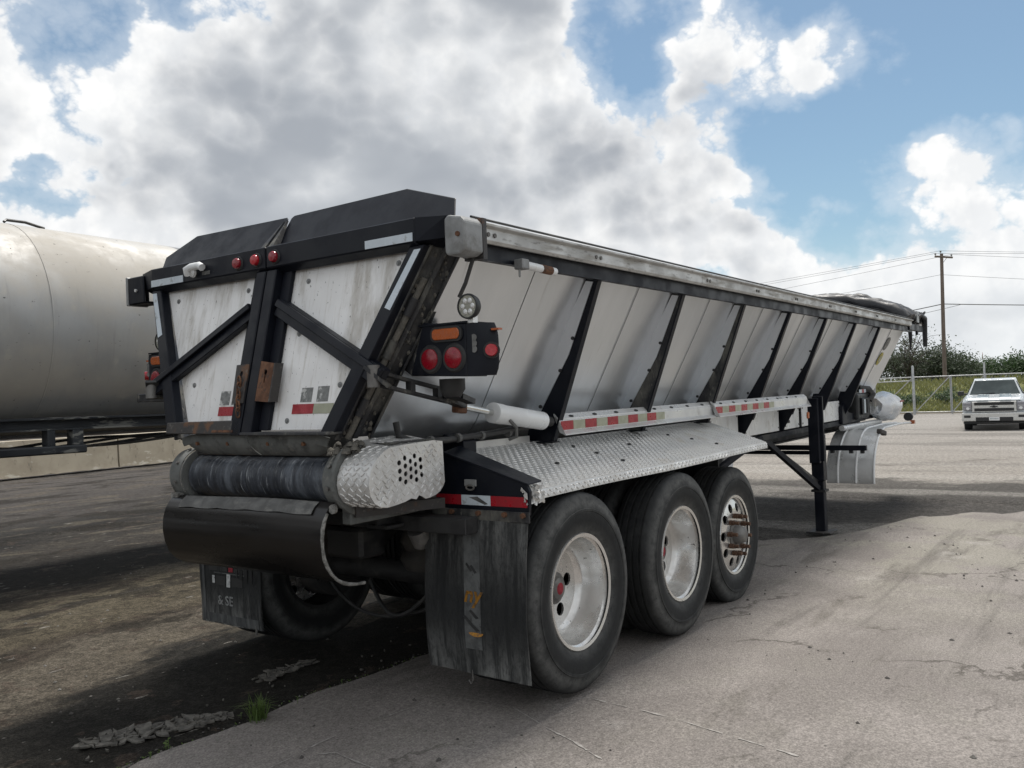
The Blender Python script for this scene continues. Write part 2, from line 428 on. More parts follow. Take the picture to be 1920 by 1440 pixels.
M['red_lens'] = mat('red_lens', (.25, .006, .016), (.20, .005, .012), 60, .25, coat=.3)
M['red_bright'] = mat('red_marker_lens', (.42, .010, .020), (.36, .008, .016), 60, .22, coat=.3)
M['amber'] = mat('amber_lens', (.42, .095, .018), (.34, .075, .014), 60, .28, coat=.3)
M['grommet'] = mat('black_grommet', (.016, .017, .018), (.03, .03, .03), 20, .7)
M['tape_white'] = mat('white_reflective_tape', (.55, .61, .66), (.50, .56, .61), 10, .35, layers=[((.25, .25, .24), 16, .62, .72, (1, 1, 1), .6, .8)])
M['tape_cream'] = mat('faded_cream_tape', (.36, .365, .27), (.32, .325, .24), 20, .5)
M['tape_red'] = mat('red_reflective_tape', (.34, .012, .022), (.28, .010, .018), 20, .38, layers=[((.12, .02, .02), 26, .6, .75, (1, 1, 1), .5, .7)])
M['glass_lamp'] = mat('lamp_lens', (.30, .30, .25), (.20, .20, .17), 70, .12, coat=1.0)
M['decal_grey'] = mat('grey_decal', (.22, .225, .22), (.15, .155, .15), 30, .6, layers=[((.6, .6, .58), 18, .54, .66, (1, 1, 1), .8, .6)])
M['decal_yellow'] = mat('yellow_decal', (.48, .40, .05), (.36, .31, .06), 40, .5)
M['decal_oval'] = mat('oval_grey_decal', (.17, .17, .165), (.13, .13, .125), 20, .5)
M['tarp'] = mat('black_tarp', (.016, .017, .020), (.030, .031, .035), 9, .5, layers=[((.11, .11, .105), 8, .55, .75, (1, 1, 1), .35, .8)], bump=.25, bscale=24)
M['bag'] = mat('white_plastic_wrap', (.72, .73, .74), (.62, .63, .65), 8, .28, bump=.5, bscale=9)
M['orange'] = mat('orange_print', (.56, .26, .03), (.40, .19, .03), 30, .7, layers=[((.08, .08, .08), 30, .54, .66, (1, 1, 1), .7, .8)])
M['print_white'] = mat('white_print', (.52, .53, .53), (.36, .37, .37), 40, .7, layers=[((.06, .062, .064), 30, .56, .66, (1, 1, 1), .85, .8)])
M['print_red'] = mat('red_print', (.30, .015, .03), (.22, .015, .025), 30, .7)
M['hose'] = mat('black_hose', (.018, .018, .019), (.035, .035, .035), 14, .55, layers=[(DUST, 9, .5, .75, (1, 1, 1), .4, .9)])
M['under'] = mat('greasy_underframe', (.016, .016, .017), (.030, .030, .030), 6, .65, layers=[((.10, .095, .085), 5, .5, .75, (1, 1, 1), .5, .9)], bump=.15)
M['airbag'] = mat('airbag_rubber', (.022, .021, .020), (.05, .046, .04), 6, .75)
M['tank'] = mat('dusty_stainless_tank', (.36, .358, .35), (.31, .308, .30), 2.2, .55, .35, stretch=(1, .5, .5), rvar=.06,
               layers=[((.41, .375, .32), 1.4, .34, .70, (.7, 1, .8), .66, .9), ((.47, .435, .375), 6, .58, .80, (1.2, 1, .7), .4, .9), ((.22, .21, .195), 7, .62, .80, (3.5, .5, .22), .32, .8), ((.035, .032, .03), 18, .73, .76, (1, 1, 1.4), .9, .9)])
M['tank_head'] = mat('tank_dark_head', (.15, .155, .165), (.11, .115, .125), 3, .5, .35, layers=[((.28, .27, .25), 5, .5, .8, (1, 1, 1), .4, .8)])
M['tank_frame'] = mat('tank_frame_paint', (.014, .017, .022), (.03, .034, .038), 3, .45, layers=[((.23, .23, .21), 2.6, .56, .62, (.7, 1, 2.4), .75, .8)])
M['concrete_barrier'] = mat('beige_concrete', (.43, .375, .285), (.36, .31, .235), 1.6, .85, layers=[((.60, .56, .47), 2.8, .60, .66, (.6, 1, 1.6), .75, .9), ((.13, .115, .09), 5, .62, .76, (1, 1, .6), .6, .9)], bump=.3, bscale=8)
M['wood'] = mat('weathered_pole_wood', (.19, .150, .130), (.13, .102, .088), 3, .85, stretch=(4, 4, .4))
M['galv'] = mat('galvanised_pipe', (.42, .43, .43), (.33, .34, .34), 8, .5, .5)
M['wire'] = mat('dark_wire', (.13, .13, .14), (.13, .13, .14), 3, .6)
M['pickup'] = mat('white_car_paint', (.47, .505, .53), (.44, .475, .50), 2, .25, coat=.3, rvar=.03)
M['chrome'] = mat('chrome_trim', (.70, .71, .72), (.62, .63, .64), 5, .2, .8, rvar=.05)
M['bumper_chrome'] = mat('dusty_chrome_bumper', (.62, .62, .60), (.55, .55, .53), 5, .30, .5, rvar=.05)
M['black_trim'] = mat('black_plastic', (.012, .013, .014), (.02, .021, .022), 9, .5)
M['windshield'] = mat('windshield_glass', (.075, .09, .092), (.05, .06, .062), 1.5, .12, rvar=.05, spec=.04)
M['stripe'] = mat('grey_hood_stripe', (.26, .31, .34), (.24, .29, .32), 4, .3, coat=.4)
M['headlamp'] = mat('headlamp_lens', (.30, .30, .32), (.20, .20, .22), 30, .12, coat=1.0)
M['bark'] = mat('bark', (.075, .062, .050), (.05, .042, .035), 6, .9, stretch=(3, 3, .5), bump=.4)
def leafmat(name, a, b):
    m = mat(name, a, b, 1.1, .6, bump=0, detail=2, spec=.3)
    t = m.node_tree; N = NT(t)
    bs = [n for n in t.nodes if n.type == 'BSDF_PRINCIPLED'][0]; out = [n for n in t.nodes if n.type == 'OUTPUT_MATERIAL'][0]
    tr = N.new('ShaderNodeBsdfTranslucent'); tr.inputs[0].default_value = (*[k * 1.2 for k in a], 1)
    mx = N.new('ShaderNodeMixShader'); mx.inputs[0].default_value = .3
    N.link(bs.outputs[0], mx.inputs[1]); N.link(tr.outputs[0], mx.inputs[2]); N.link(mx.outputs[0], out.inputs[0])
    return m
M['leaf_olive'] = leafmat('mesquite_leaves', (.072, .092, .050), (.040, .054, .032))
M['leaf_dark'] = leafmat('dark_leaves', (.058, .080, .044), (.036, .052, .030))
M['leaf_green'] = leafmat('bush_leaves', (.055, .098, .036), (.030, .055, .022))
M['grass'] = leafmat('field_grass', (.200, .200, .075), (.120, .145, .052))
M['grass2'] = leafmat('weed_green', (.100, .150, .040), (.060, .100, .028))
M['pebble_dark'] = mat('dark_pebbles', (.035, .032, .03), (.07, .065, .06), 9, .9)
M['pebble_pale'] = mat('pale_pebbles', (.17, .16, .145), (.10, .095, .085), 9, .9)
M['flake'] = mat('dried_mud_flake', (.135, .126, .110), (.060, .056, .050), 22, .95, bump=.5, bscale=60)
M['mast'] = mat('mast_paint', (.40, .10, .09), (.40, .10, .09), 1, .6)

def finish_ground(N, c, r, h, bstr, bd):
    b = N.new('ShaderNodeBsdfPrincipled')
    N.put(b.inputs['Base Color'], c); N.put(b.inputs['Roughness'], r); b.inputs['Specular IOR Level'].default_value = .10
    N.put(b.inputs['Normal'], N.bump(h, bstr, bd))
    o = N.new('ShaderNodeOutputMaterial'); N.link(b.outputs[0], o.inputs[0])
def lot_material():
    m = bpy.data.materials.new('worn_asphalt_lot'); m.use_nodes = True; m.node_tree.nodes.clear(); N = NT(m.node_tree)
    P = N.new('ShaderNodeNewGeometry').outputs['Position']
    x, y, z = N.sep(P)
    big = N.cnoise(P, .55, 5, .6); med = N.cnoise(P, 2.3, 6, .62); grit = N.cnoise(P, 95, 3, .7); spk = N.voronoi(P, 60)
    streak = N.cnoise(N.mapping(P, scale=(.22, 1.0, 1)), 1.1, 6, .62)
    yb = N.cnoise(N.mapping(P, scale=(.35, 1, 1), loc=(2, 8, 0)), .8, 6, .6)
    ys = N.math('MULTIPLY', N.math('SUBTRACT', yb, .5), N.remap(y, .5, 6.0, .9, 3.0, smooth=False))
    yd = N.math('SUBTRACT', N.math('ADD', y, ys), N.math('MULTIPLY', x, .16))
    t = N.remap(yd, -1.0, 16.0, 0, 1, smooth=False)
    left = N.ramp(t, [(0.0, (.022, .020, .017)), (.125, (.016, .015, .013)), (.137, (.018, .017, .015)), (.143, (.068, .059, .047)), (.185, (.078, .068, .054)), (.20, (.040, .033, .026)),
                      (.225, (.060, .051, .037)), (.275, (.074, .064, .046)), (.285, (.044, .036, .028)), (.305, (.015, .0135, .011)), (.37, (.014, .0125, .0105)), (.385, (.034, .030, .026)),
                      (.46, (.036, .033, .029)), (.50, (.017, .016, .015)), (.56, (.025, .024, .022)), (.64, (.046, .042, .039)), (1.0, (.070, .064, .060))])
    blot = N.cnoise(N.mapping(P, scale=(.55, 1.0, 1), loc=(3, 3, 0)), 1.15, 6, .66)
    left = N.mix(N.math('MULTIPLY', N.math('MULTIPLY', N.remap(blot, .56, .64), N.remap(y, .8, 2.0)), .75), left, (.017, .015, .012))
    left = N.mix(N.math('MULTIPLY', N.math('MULTIPLY', N.remap(blot, .40, .32), N.remap(y, .8, 2.0)), .5), left, (.088, .076, .058))
    st3 = N.cnoise(N.mapping(P, scale=(.22, 1.0, 1), loc=(5, 1, 0)), 1.6, 6, .65)
    left = N.mix(N.math('MULTIPLY', N.remap(streak, .60, .66), .55), left, (.026, .024, .022))
    left = N.mix(N.math('MULTIPLY', N.remap(st3, .66, .72), .6), left, (.095, .082, .064))
    pat = N.cnoise(P, 3.6, 5, .65)
    left = N.mix(N.math('MULTIPLY', N.remap(pat, .66, .70), .6), left, (.052, .040, .032))
    wh = N.cnoise(N.mapping(P, scale=(.5, 1.4, 1)), 7, 3, .5)
    left = N.mix(N.math('MULTIPLY', N.remap(wh, .84, .87), .8), left, (.17, .16, .145))
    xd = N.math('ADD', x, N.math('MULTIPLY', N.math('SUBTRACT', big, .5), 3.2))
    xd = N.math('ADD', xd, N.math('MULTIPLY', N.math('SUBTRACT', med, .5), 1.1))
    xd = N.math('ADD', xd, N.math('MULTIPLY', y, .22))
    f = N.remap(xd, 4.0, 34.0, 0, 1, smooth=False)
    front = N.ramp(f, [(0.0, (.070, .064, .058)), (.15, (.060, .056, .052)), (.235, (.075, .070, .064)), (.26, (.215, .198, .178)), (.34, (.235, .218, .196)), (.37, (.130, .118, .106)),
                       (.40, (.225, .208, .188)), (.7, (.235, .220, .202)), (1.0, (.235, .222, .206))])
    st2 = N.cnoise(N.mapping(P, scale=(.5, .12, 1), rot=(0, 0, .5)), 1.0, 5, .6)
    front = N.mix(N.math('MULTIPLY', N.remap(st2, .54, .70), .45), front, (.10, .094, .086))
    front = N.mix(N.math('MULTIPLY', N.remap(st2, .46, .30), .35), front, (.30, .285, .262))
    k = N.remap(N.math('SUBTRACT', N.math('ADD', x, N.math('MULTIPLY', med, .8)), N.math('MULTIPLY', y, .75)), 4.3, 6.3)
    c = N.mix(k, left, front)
    grit2 = N.cnoise(P, 38, 3, .7)
    c = N.vmath('SCALE', c, scale=N.remap(N.cnoise(P, 13, 4, .65), .2, .8, .74, 1.28))
    c = N.vmath('SCALE', c, scale=N.remap(grit2, .2, .8, .72, 1.30))
    c = N.vmath('SCALE', c, scale=N.remap(grit, .2, .8, .55, 1.55))
    c = N.mix(N.math('MULTIPLY', N.remap(spk, .12, .05), N.remap(med, .5, .75, .05, .6)), c, (.26, .24, .22))
    rr = .96
    finish_ground(N, c, rr, N.math('ADD', grit, N.math('MULTIPLY', med, .6)), .55, .012)
    return m
def slab_material():
    m = bpy.data.materials.new('pale_pavement'); m.use_nodes = True; m.node_tree.nodes.clear(); N = NT(m.node_tree)
    P = N.new('ShaderNodeNewGeometry').outputs['Position']
    x, y, z = N.sep(P)
    big = N.cnoise(P, .7, 5, .6); med = N.cnoise(P, 3.0, 6, .62); grit = N.cnoise(P, 110, 3, .7); agg = N.voronoi(P, 75)
    c = N.mix(N.remap(big, .35, .65), (.190, .173, .161), (.238, .218, .203))
    c = N.mix(N.math('MULTIPLY', N.remap(med, .45, .75), .5), c, (.205, .190, .172))
    olive = N.cnoise(N.mapping(P, loc=(9, 4, 0)), .9, 5, .6)
    far = N.remap(N.math('SUBTRACT', x, N.math('MULTIPLY', y, .3)), 2.2, 5.0)
    c = N.mix(N.math('MULTIPLY', N.math('MULTIPLY', N.remap(olive, .42, .62), far), .55), c, (.262, .250, .212))
    st = N.cnoise(N.mapping(P, scale=(.35, 1.3, 1), rot=(0, 0, -.35)), 1.3, 6, .65)
    c = N.mix(N.math('MULTIPLY', N.remap(st, .58, .74), .6), c, (.115, .105, .092))
    pd = N.vmath('ADD', P, N.vmath('SCALE', N.vmath('SUBTRACT', N.noise(P, 1.7, 5, .6, color=True), (.5, .5, .5)), scale=1.1))
    ck = N.voronoi(N.mapping(pd, scale=(1, 1, 0)), .42, 'DISTANCE_TO_EDGE')
    ckm = N.math('MULTIPLY', N.remap(ck, .0095, .003), N.remap(N.cnoise(N.mapping(P, loc=(4, 7, 0)), .6, 3, .5), .42, .60))
    c = N.mix(N.math('MULTIPLY', ckm, .7), c, (.075, .068, .060))
    scuff = N.cnoise(N.mapping(P, scale=(.16, 2.2, 1), rot=(0, 0, .30)), 1.5, 5, .6)
    c = N.mix(N.math('MULTIPLY', N.remap(scuff, .60, .82), .50), c, (.10, .092, .084))
    drip = N.cnoise(N.mapping(P, loc=(1, 5, 0)), 2.4, 4, .6)
    c = N.mix(N.math('MULTIPLY', N.remap(drip, .74, .84), .55), c, (.095, .085, .075))
    pale = N.cnoise(N.mapping(P, loc=(8, 2, 0)), 1.6, 5, .62)
    c = N.mix(N.math('MULTIPLY', N.remap(pale, .66, .84), .35), c, (.37, .35, .33))
    c = N.vmath('SCALE', c, scale=N.remap(N.cnoise(P, 40, 3, .7), .2, .8, .86, 1.14))
    c = N.vmath('SCALE', c, scale=N.remap(grit, .2, .8, .72, 1.30))
    c = N.mix(N.math('MULTIPLY', N.remap(agg, .11, .05), .35), c, (.14, .12, .11))
    c = N.mix(N.math('MULTIPLY', N.remap(N.cnoise(P, 30, 2, .5), .88, .93), .75), c, (.06, .055, .05))
    finish_ground(N, c, .88, N.math('ADD', grit, N.math('MULTIPLY', med, .8)), .45, .010)
    return m
def field_material():
    m = bpy.data.materials.new('field_soil'); m.use_nodes = True; m.node_tree.nodes.clear(); N = NT(m.node_tree)
    P = N.new('ShaderNodeNewGeometry').outputs['Position']
    a = N.noise(P, .35, 5, .6); b = N.noise(P, 3.2, 5, .65)
    c = N.mix(N.remap(a, .35, .65), (.115, .130, .048), (.190, .188, .078))
    c = N.mix(N.math('MULTIPLY', N.remap(b, .4, .7), .6), c, (.045, .060, .024))
    finish_ground(N, c, .95, b, .8, .1)
    return m
M['lot'] = lot_material(); M['slab'] = slab_material(); M['field'] = field_material()

# ------------------------------------------------------------------ ground
def ground_z(x, y):
    dip = -.062 * math.exp(-((x - 2.75) / .85) ** 2 - ((y + .6) / 1.6) ** 2)
    roll = .012 * math.sin(x * .9 + y * .4) * math.exp(-((x) ** 2 + y * y) / 60.0)
    return dip + roll * .6
def axis_vals(lo, hi, flo, fhi, fine):
    v = []; t = flo
    while t < fhi: v.append(t); t += fine
    st = fine
    a = flo
    while a > lo: st *= 1.35; a -= st; v.insert(0, max(a, lo))
    st = fine; a = v[-1]
    while a < hi: st *= 1.35; a += st; v.append(min(a, hi))
    return v
def edge_y(x): return -.06 - .06 * math.sin(x * 1.3) + .05 * mnoise.noise((x * 2.1, 3, 0)) + .022 * mnoise.noise((x * 9, 1, 0)) - (.035 * max(0, x - 1.2))
def build_ground():
    xs = axis_vals(-400, 1500, -4, 14, .16); ys = axis_vals(-900, 900, -6, 8, .16)
    mb = MB(); nx, ny = len(xs), len(ys)
    for xx in xs:
        for yy in ys:
            lift = 0.0
            if abs(xx) < 9 and abs(yy) < 8:
                lift = .010 * mnoise.noise((xx * 2.2, yy * 2.2, .3)) - .022
                if yy < edge_y(xx) - .2: lift = -.03
            mb.v.append((xx, yy, ground_z(xx, yy) + lift))
    for i in range(nx - 1):
        for j in range(ny - 1):
            a = i * ny + j; mb.f.append((a, a + ny, a + ny + 1, a + 1))
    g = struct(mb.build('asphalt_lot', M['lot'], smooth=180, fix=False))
    # the paler paved apron on the right, its broken left edge standing a little proud
    XF = [(0, 4.75), (-.3, 5.05), (-.62, 5.3), (-.95, 5.95), (-1.2, 7.05), (-1.7, 7.75), (-2.5, 8.2), (-4, 8.5), (-16, 10)]
    def xf(t):
        y = -16 * t
        for (a, p), (b, q) in zip(XF, XF[1:]):
            if y >= b: base = p + (q - p) * (y - a) / (b - a); break
        return base + .22 * mnoise.noise((t * 55, 7, 0)) + .10 * mnoise.noise((t * 150, 2, 0))
    def pt(s, t):
        t = t ** 1.5
        x = -7 + s * (xf(t) + 7); y = edge_y(x) * (1 - t) - 16 * t
        return (x, y, ground_z(x, y))
    mb = MB(); mb.grid(pt, 150, 110)
    e = [pt(i / 150, 0) for i in range(151)] + [pt(1, j / 110) for j in range(1, 111)]
    for a, b in zip(e, e[1:]):
        mb.add([a, b, (b[0] + .03, b[1] + .03, b[2] - .045), (a[0] + .03, a[1] + .03, a[2] - .045)], [(0, 1, 2, 3)])
    s = struct(mb.build('pavement_apron', M['slab'], smooth=60, fix=False))
    return g, s
LOT, APRON = build_ground()
def ribbon(name, pts, w, m, parent):
    mb = MB(); L = []
    for (x0, y0), (x1, y1) in zip(pts, pts[1:]):
        n = max(2, int(math.hypot(x1 - x0, y1 - y0) / .02))
        for k in range(n + (1 if (x1, y1) == pts[-1] else 0)):
            f = k / n; xx, yy = x0 + (x1 - x0) * f, y0 + (y1 - y0) * f; L.append((xx + .012 * mnoise.noise((xx * 4, yy * 4, 1)), yy + .012 * mnoise.noise((xx * 4, yy * 4, 6))))
    for i in range(len(L) - 1):
        (ax, ay), (bx, by) = L[i], L[i + 1]
        if mnoise.noise((ax * 14, ay * 14, .5)) < -.16: continue
        d = Vector((by - ay, ax - bx, 0)).normalized()
        wa = w * (.10 + 1.5 * abs(mnoise.noise((ax * 16, ay * 16, 0)))); wb = w * (.10 + 1.5 * abs(mnoise.noise((bx * 16, by * 16, 0))))
        za, zb = ground_z(ax, ay) + .003, ground_z(bx, by) + .003
        mb.add([(ax + d.x * wa, ay + d.y * wa, za), (bx + d.x * wb, by + d.y * wb, zb), (bx - d.x * wb, by - d.y * wb, zb), (ax - d.x * wa, ay - d.y * wa, za)], [(0, 1, 2, 3)])
    return mb.build(name, m, parent, fix=False)
M['chalk'] = mat('worn_pale_line', (.34, .32, .30), (.24, .225, .21), 30, .95)
ribbon('pale_line', [(-1.95, -.58), (-1.05, -.542), (-.42, -.63)], .007, M['chalk'], APRON)
ribbon('pale_line', [(-.40, -.66), (-.371, -1.056), (-.68, -1.754)], .009, M['chalk'], APRON)
ribbon('pale_line', [(-1.35, -.57), (-1.23, -.70), (-1.27, -1.031)], .008, M['chalk'], APRON)
ribbon('pale_line', [(-.05, -1.30), (-.10, -1.85), (-.233, -2.45)], .010, M['chalk'], APRON)

# ------------------------------------------------------------------ the belt trailer (built in its own level frame, nose slightly up)
PITCH = .0112
T = empty('belt_trailer', (0, 0, 0), (0, -PITCH, 0))
tag(T, 'black and aluminium conveyor belt hopper trailer with diamond plate fender, parked on its landing legs', 'trailer')
def xt(z): return -.88 - (2.27 - z) * .244
def TG(y, z, off=0.0): return (xt(z) - off, y, z)
def tgp(mb, poly, o0, o1): return mb.extr(poly, lambda a, b: TG(a, b, o0), lambda a, b: TG(a, b, o1))
RIBX = [.437 + 1.1672 * n for n in range(7)]
def sheet_y(z):
    if z > 1.46: return 1.14 - .55 * (2.27 - z)
    k = (1.46 - z) / .22
    return .694 - .30 * k * k * .8 - .10 * k

# hopper side sheets, one per bay
edges = [-.80, -.095] + RIBX + [9.19]
for sgn in (-1, 1):
    for i in range(len(edges) - 1):
        a, b = edges[i] + .004, edges[i + 1] - .004
        def fn(u, v, a=a, b=b, sgn=sgn, i=i):
            z = 2.285 - 1.045 * v; x = a + (b - a) * u
            if i == 0: x = a + (b - a) * u - (.13 * min(1, v * 1.2) - .035) * (1 - u)
            if i == len(edges) - 2: x = a + (b - a) * u + (.13 * v * u)
            bow = .010 * math.sin(math.pi * v) * (1 - abs(2 * u - 1)) + .0035 * mnoise.noise((x * 2.3, z * 2.6, i)) * math.sin(math.pi * u)
            return (x, sgn * (sheet_y(z) + bow), z)
        mb = MB(); mb.sheet(fn, 14, 20, .006, (0, -sgn * .88, .48))
        shp = mb.build('side_sheet', M['alu'], T, smooth=50)
        if i in (2, 3, 5, 6, 8) or (i == 4 and sgn < 0):      # folded crease running down the bay
            mb = MB(); cu_ = .56 if i != 6 else .40
            pts_ = [Vector(fn(cu_ + .012 * k / 10, .03 + .80 * k / 10)) + Vector((0, sgn * .0035, -.002)) for k in range(11)]
            mb.tube(pts_, .0028, 5); mb.build('fold_line', M['alu_crease'], shp, smooth=60)
for sgn in (-1, 1):
    mb = MB(); mb.sheet(lambda u, v: (-.79 + 9.97 * u, sgn * (sheet_y(2.28 - 1.03 * v) - .022), 2.28 - 1.03 * v), 4, 12, .004, (0, -sgn, 0)); mb.build('dark_gap_sheet', M['under'], T)  # dark sheet added inside the hopper, stops light showing through the panel gaps
# vertical ribs with folded flange strips and bolts
def rib_poly(n):
    if n < 3: return [(-1.215, 2.27), (-1.13, 2.27), (-.71, 1.50), (-.66, 1.30), (-.845, 1.285)]
    return [(-1.215, 2.27), (-1.13, 2.27), (-.71, 1.50), (-.64, 1.30), (-.62, 1.08), (-.70, 1.08), (-.80, 1.25)]
for sgn in (-1, 1):
    for n, x in enumerate(RIBX):
        P = [(-sgn * a, b) for a, b in rib_poly(n)]
        mb = MB(); mb.px(P, x - .006, x + .006)
        rb = mb.build('rib', M['black_dirty'] if n in (1, 2) else M['black'], T)
        mb = MB(); o = P[-1]
        mb.bar((x + .012, P[0][0], P[0][1] - .005), (x + .012, P[-1][0], P[-1][1]), .045, .010, up=(0, sgn, .4))
        mb.build('rib_edge', M['black'], rb)
        mb = MB()
        fl = [(-1.120, 2.22), (-1.168, 2.21), (-.985, 1.80), (-.752, 1.44), (-.655, 1.44), (-.865, 1.80)]
        mb.px([(-sgn * a, b) for a, b in fl], x - .012, x - .0065)
        fo = mb.build('flange_strip', M['alu'], rb)
        for (by, bz) in ((-1.02, 1.895), (-.925, 1.71), (-.775, 1.50)):
            mb = MB(); mb.disc((x - .016, -sgn * by, bz), .011, 'x', 8, .005); mb.build('bolt', M['grommet'], rb)
        if n < 3:
            mb = MB(); mb.box(x - .03, x + .05, -sgn * -.80 - .06, -sgn * -.80 + .06, 1.282, 1.290); mb.build('foot_plate', M['black'], rb)

# top rails, tarp cable, black under-rail and end caps
for sgn in (-1, 1):
    mb = MB()
    mb.px([(sgn * 1.19, 2.215), (sgn * 1.225, 2.215), (sgn * 1.225, 2.30), (sgn * 1.19, 2.30)], -.80, 9.25)
    mb.build('under_rail', M['black'], T)
    for a, b in ((-.79, 1.77), (1.775, 4.85), (4.855, 9.0)):
        mb = MB(); mb.px([(sgn * 1.19, 2.301), (sgn * 1.262, 2.285), (sgn * 1.272, 2.300), (sgn * 1.272, 2.352), (sgn * 1.296, 2.360), (sgn * 1.296, 2.372), (sgn * 1.245, 2.386), (sgn * 1.19, 2.386)], a, b)
        rl = mb.build('top_rail', M['rail'], T, bevel=.002)
        if sgn < 0:
            for k in range(int((b - a) / 1.0)):
                for dx in (0, .05):
                    mb = MB(); mb.lathe([(.0001, -.006), (.011, -.006), (.011, 0)], (a + .08 + k * 1.0 + dx, -1.2725, 2.325), 'y', 8); mb.build('rivet', M['hub'], rl)
    mb = MB(); mb.tube([(-.80, sgn * 1.245, 2.40), (4, sgn * 1.245, 2.394), (9.1, sgn * 1.245, 2.402)], .006, 6); mb.build('tarp_cable', M['hose'], T)
mb = MB(); mb.px([(-1.195, 2.225), (-1.195, 2.375), (-1.215, 2.393), (-1.29, 2.378), (-1.312, 2.355), (-1.312, 2.225), (-1.28, 2.21), (-1.21, 2.21)], -.935, -.80)
cp = mb.build('rail_end_cap', M['silver_cap'], T, bevel=.012, seg=2)
mb = MB(); mb.disc((-.938, -1.275, 2.30), .011, 'x', 10, .006); mb.build('bolt', M['rust'], cp)
mb = MB(); mb.box(-.80, -.77, -1.31, -1.20, 2.20, 2.385); mb.build('cap_gasket', M['rust_dark'], cp)
mb = MB()
mb.box(-.935, -.92, 1.16, 1.325, 2.22, 2.385); mb.box(-.92, -.80, 1.31, 1.325, 2.22, 2.385); mb.box(-.92, -.80, 1.16, 1.31, 2.22, 2.232); mb.box(-.92, -.80, 1.16, 1.31, 2.373, 2.385)
cp = mb.build('rail_end_cap', M['black'], T, bevel=.006)
mb = MB(); mb.box(-.939, -.80, 1.3255, 1.345, 2.215, 2.39); mb.build('cap_edge', M['silver_cap'], cp, bevel=.004)
mb = MB(); mb.disc((-.938, 1.235, 2.30), .010, 'x', 10, .006); mb.build('bolt', M['alu_white'], cp)

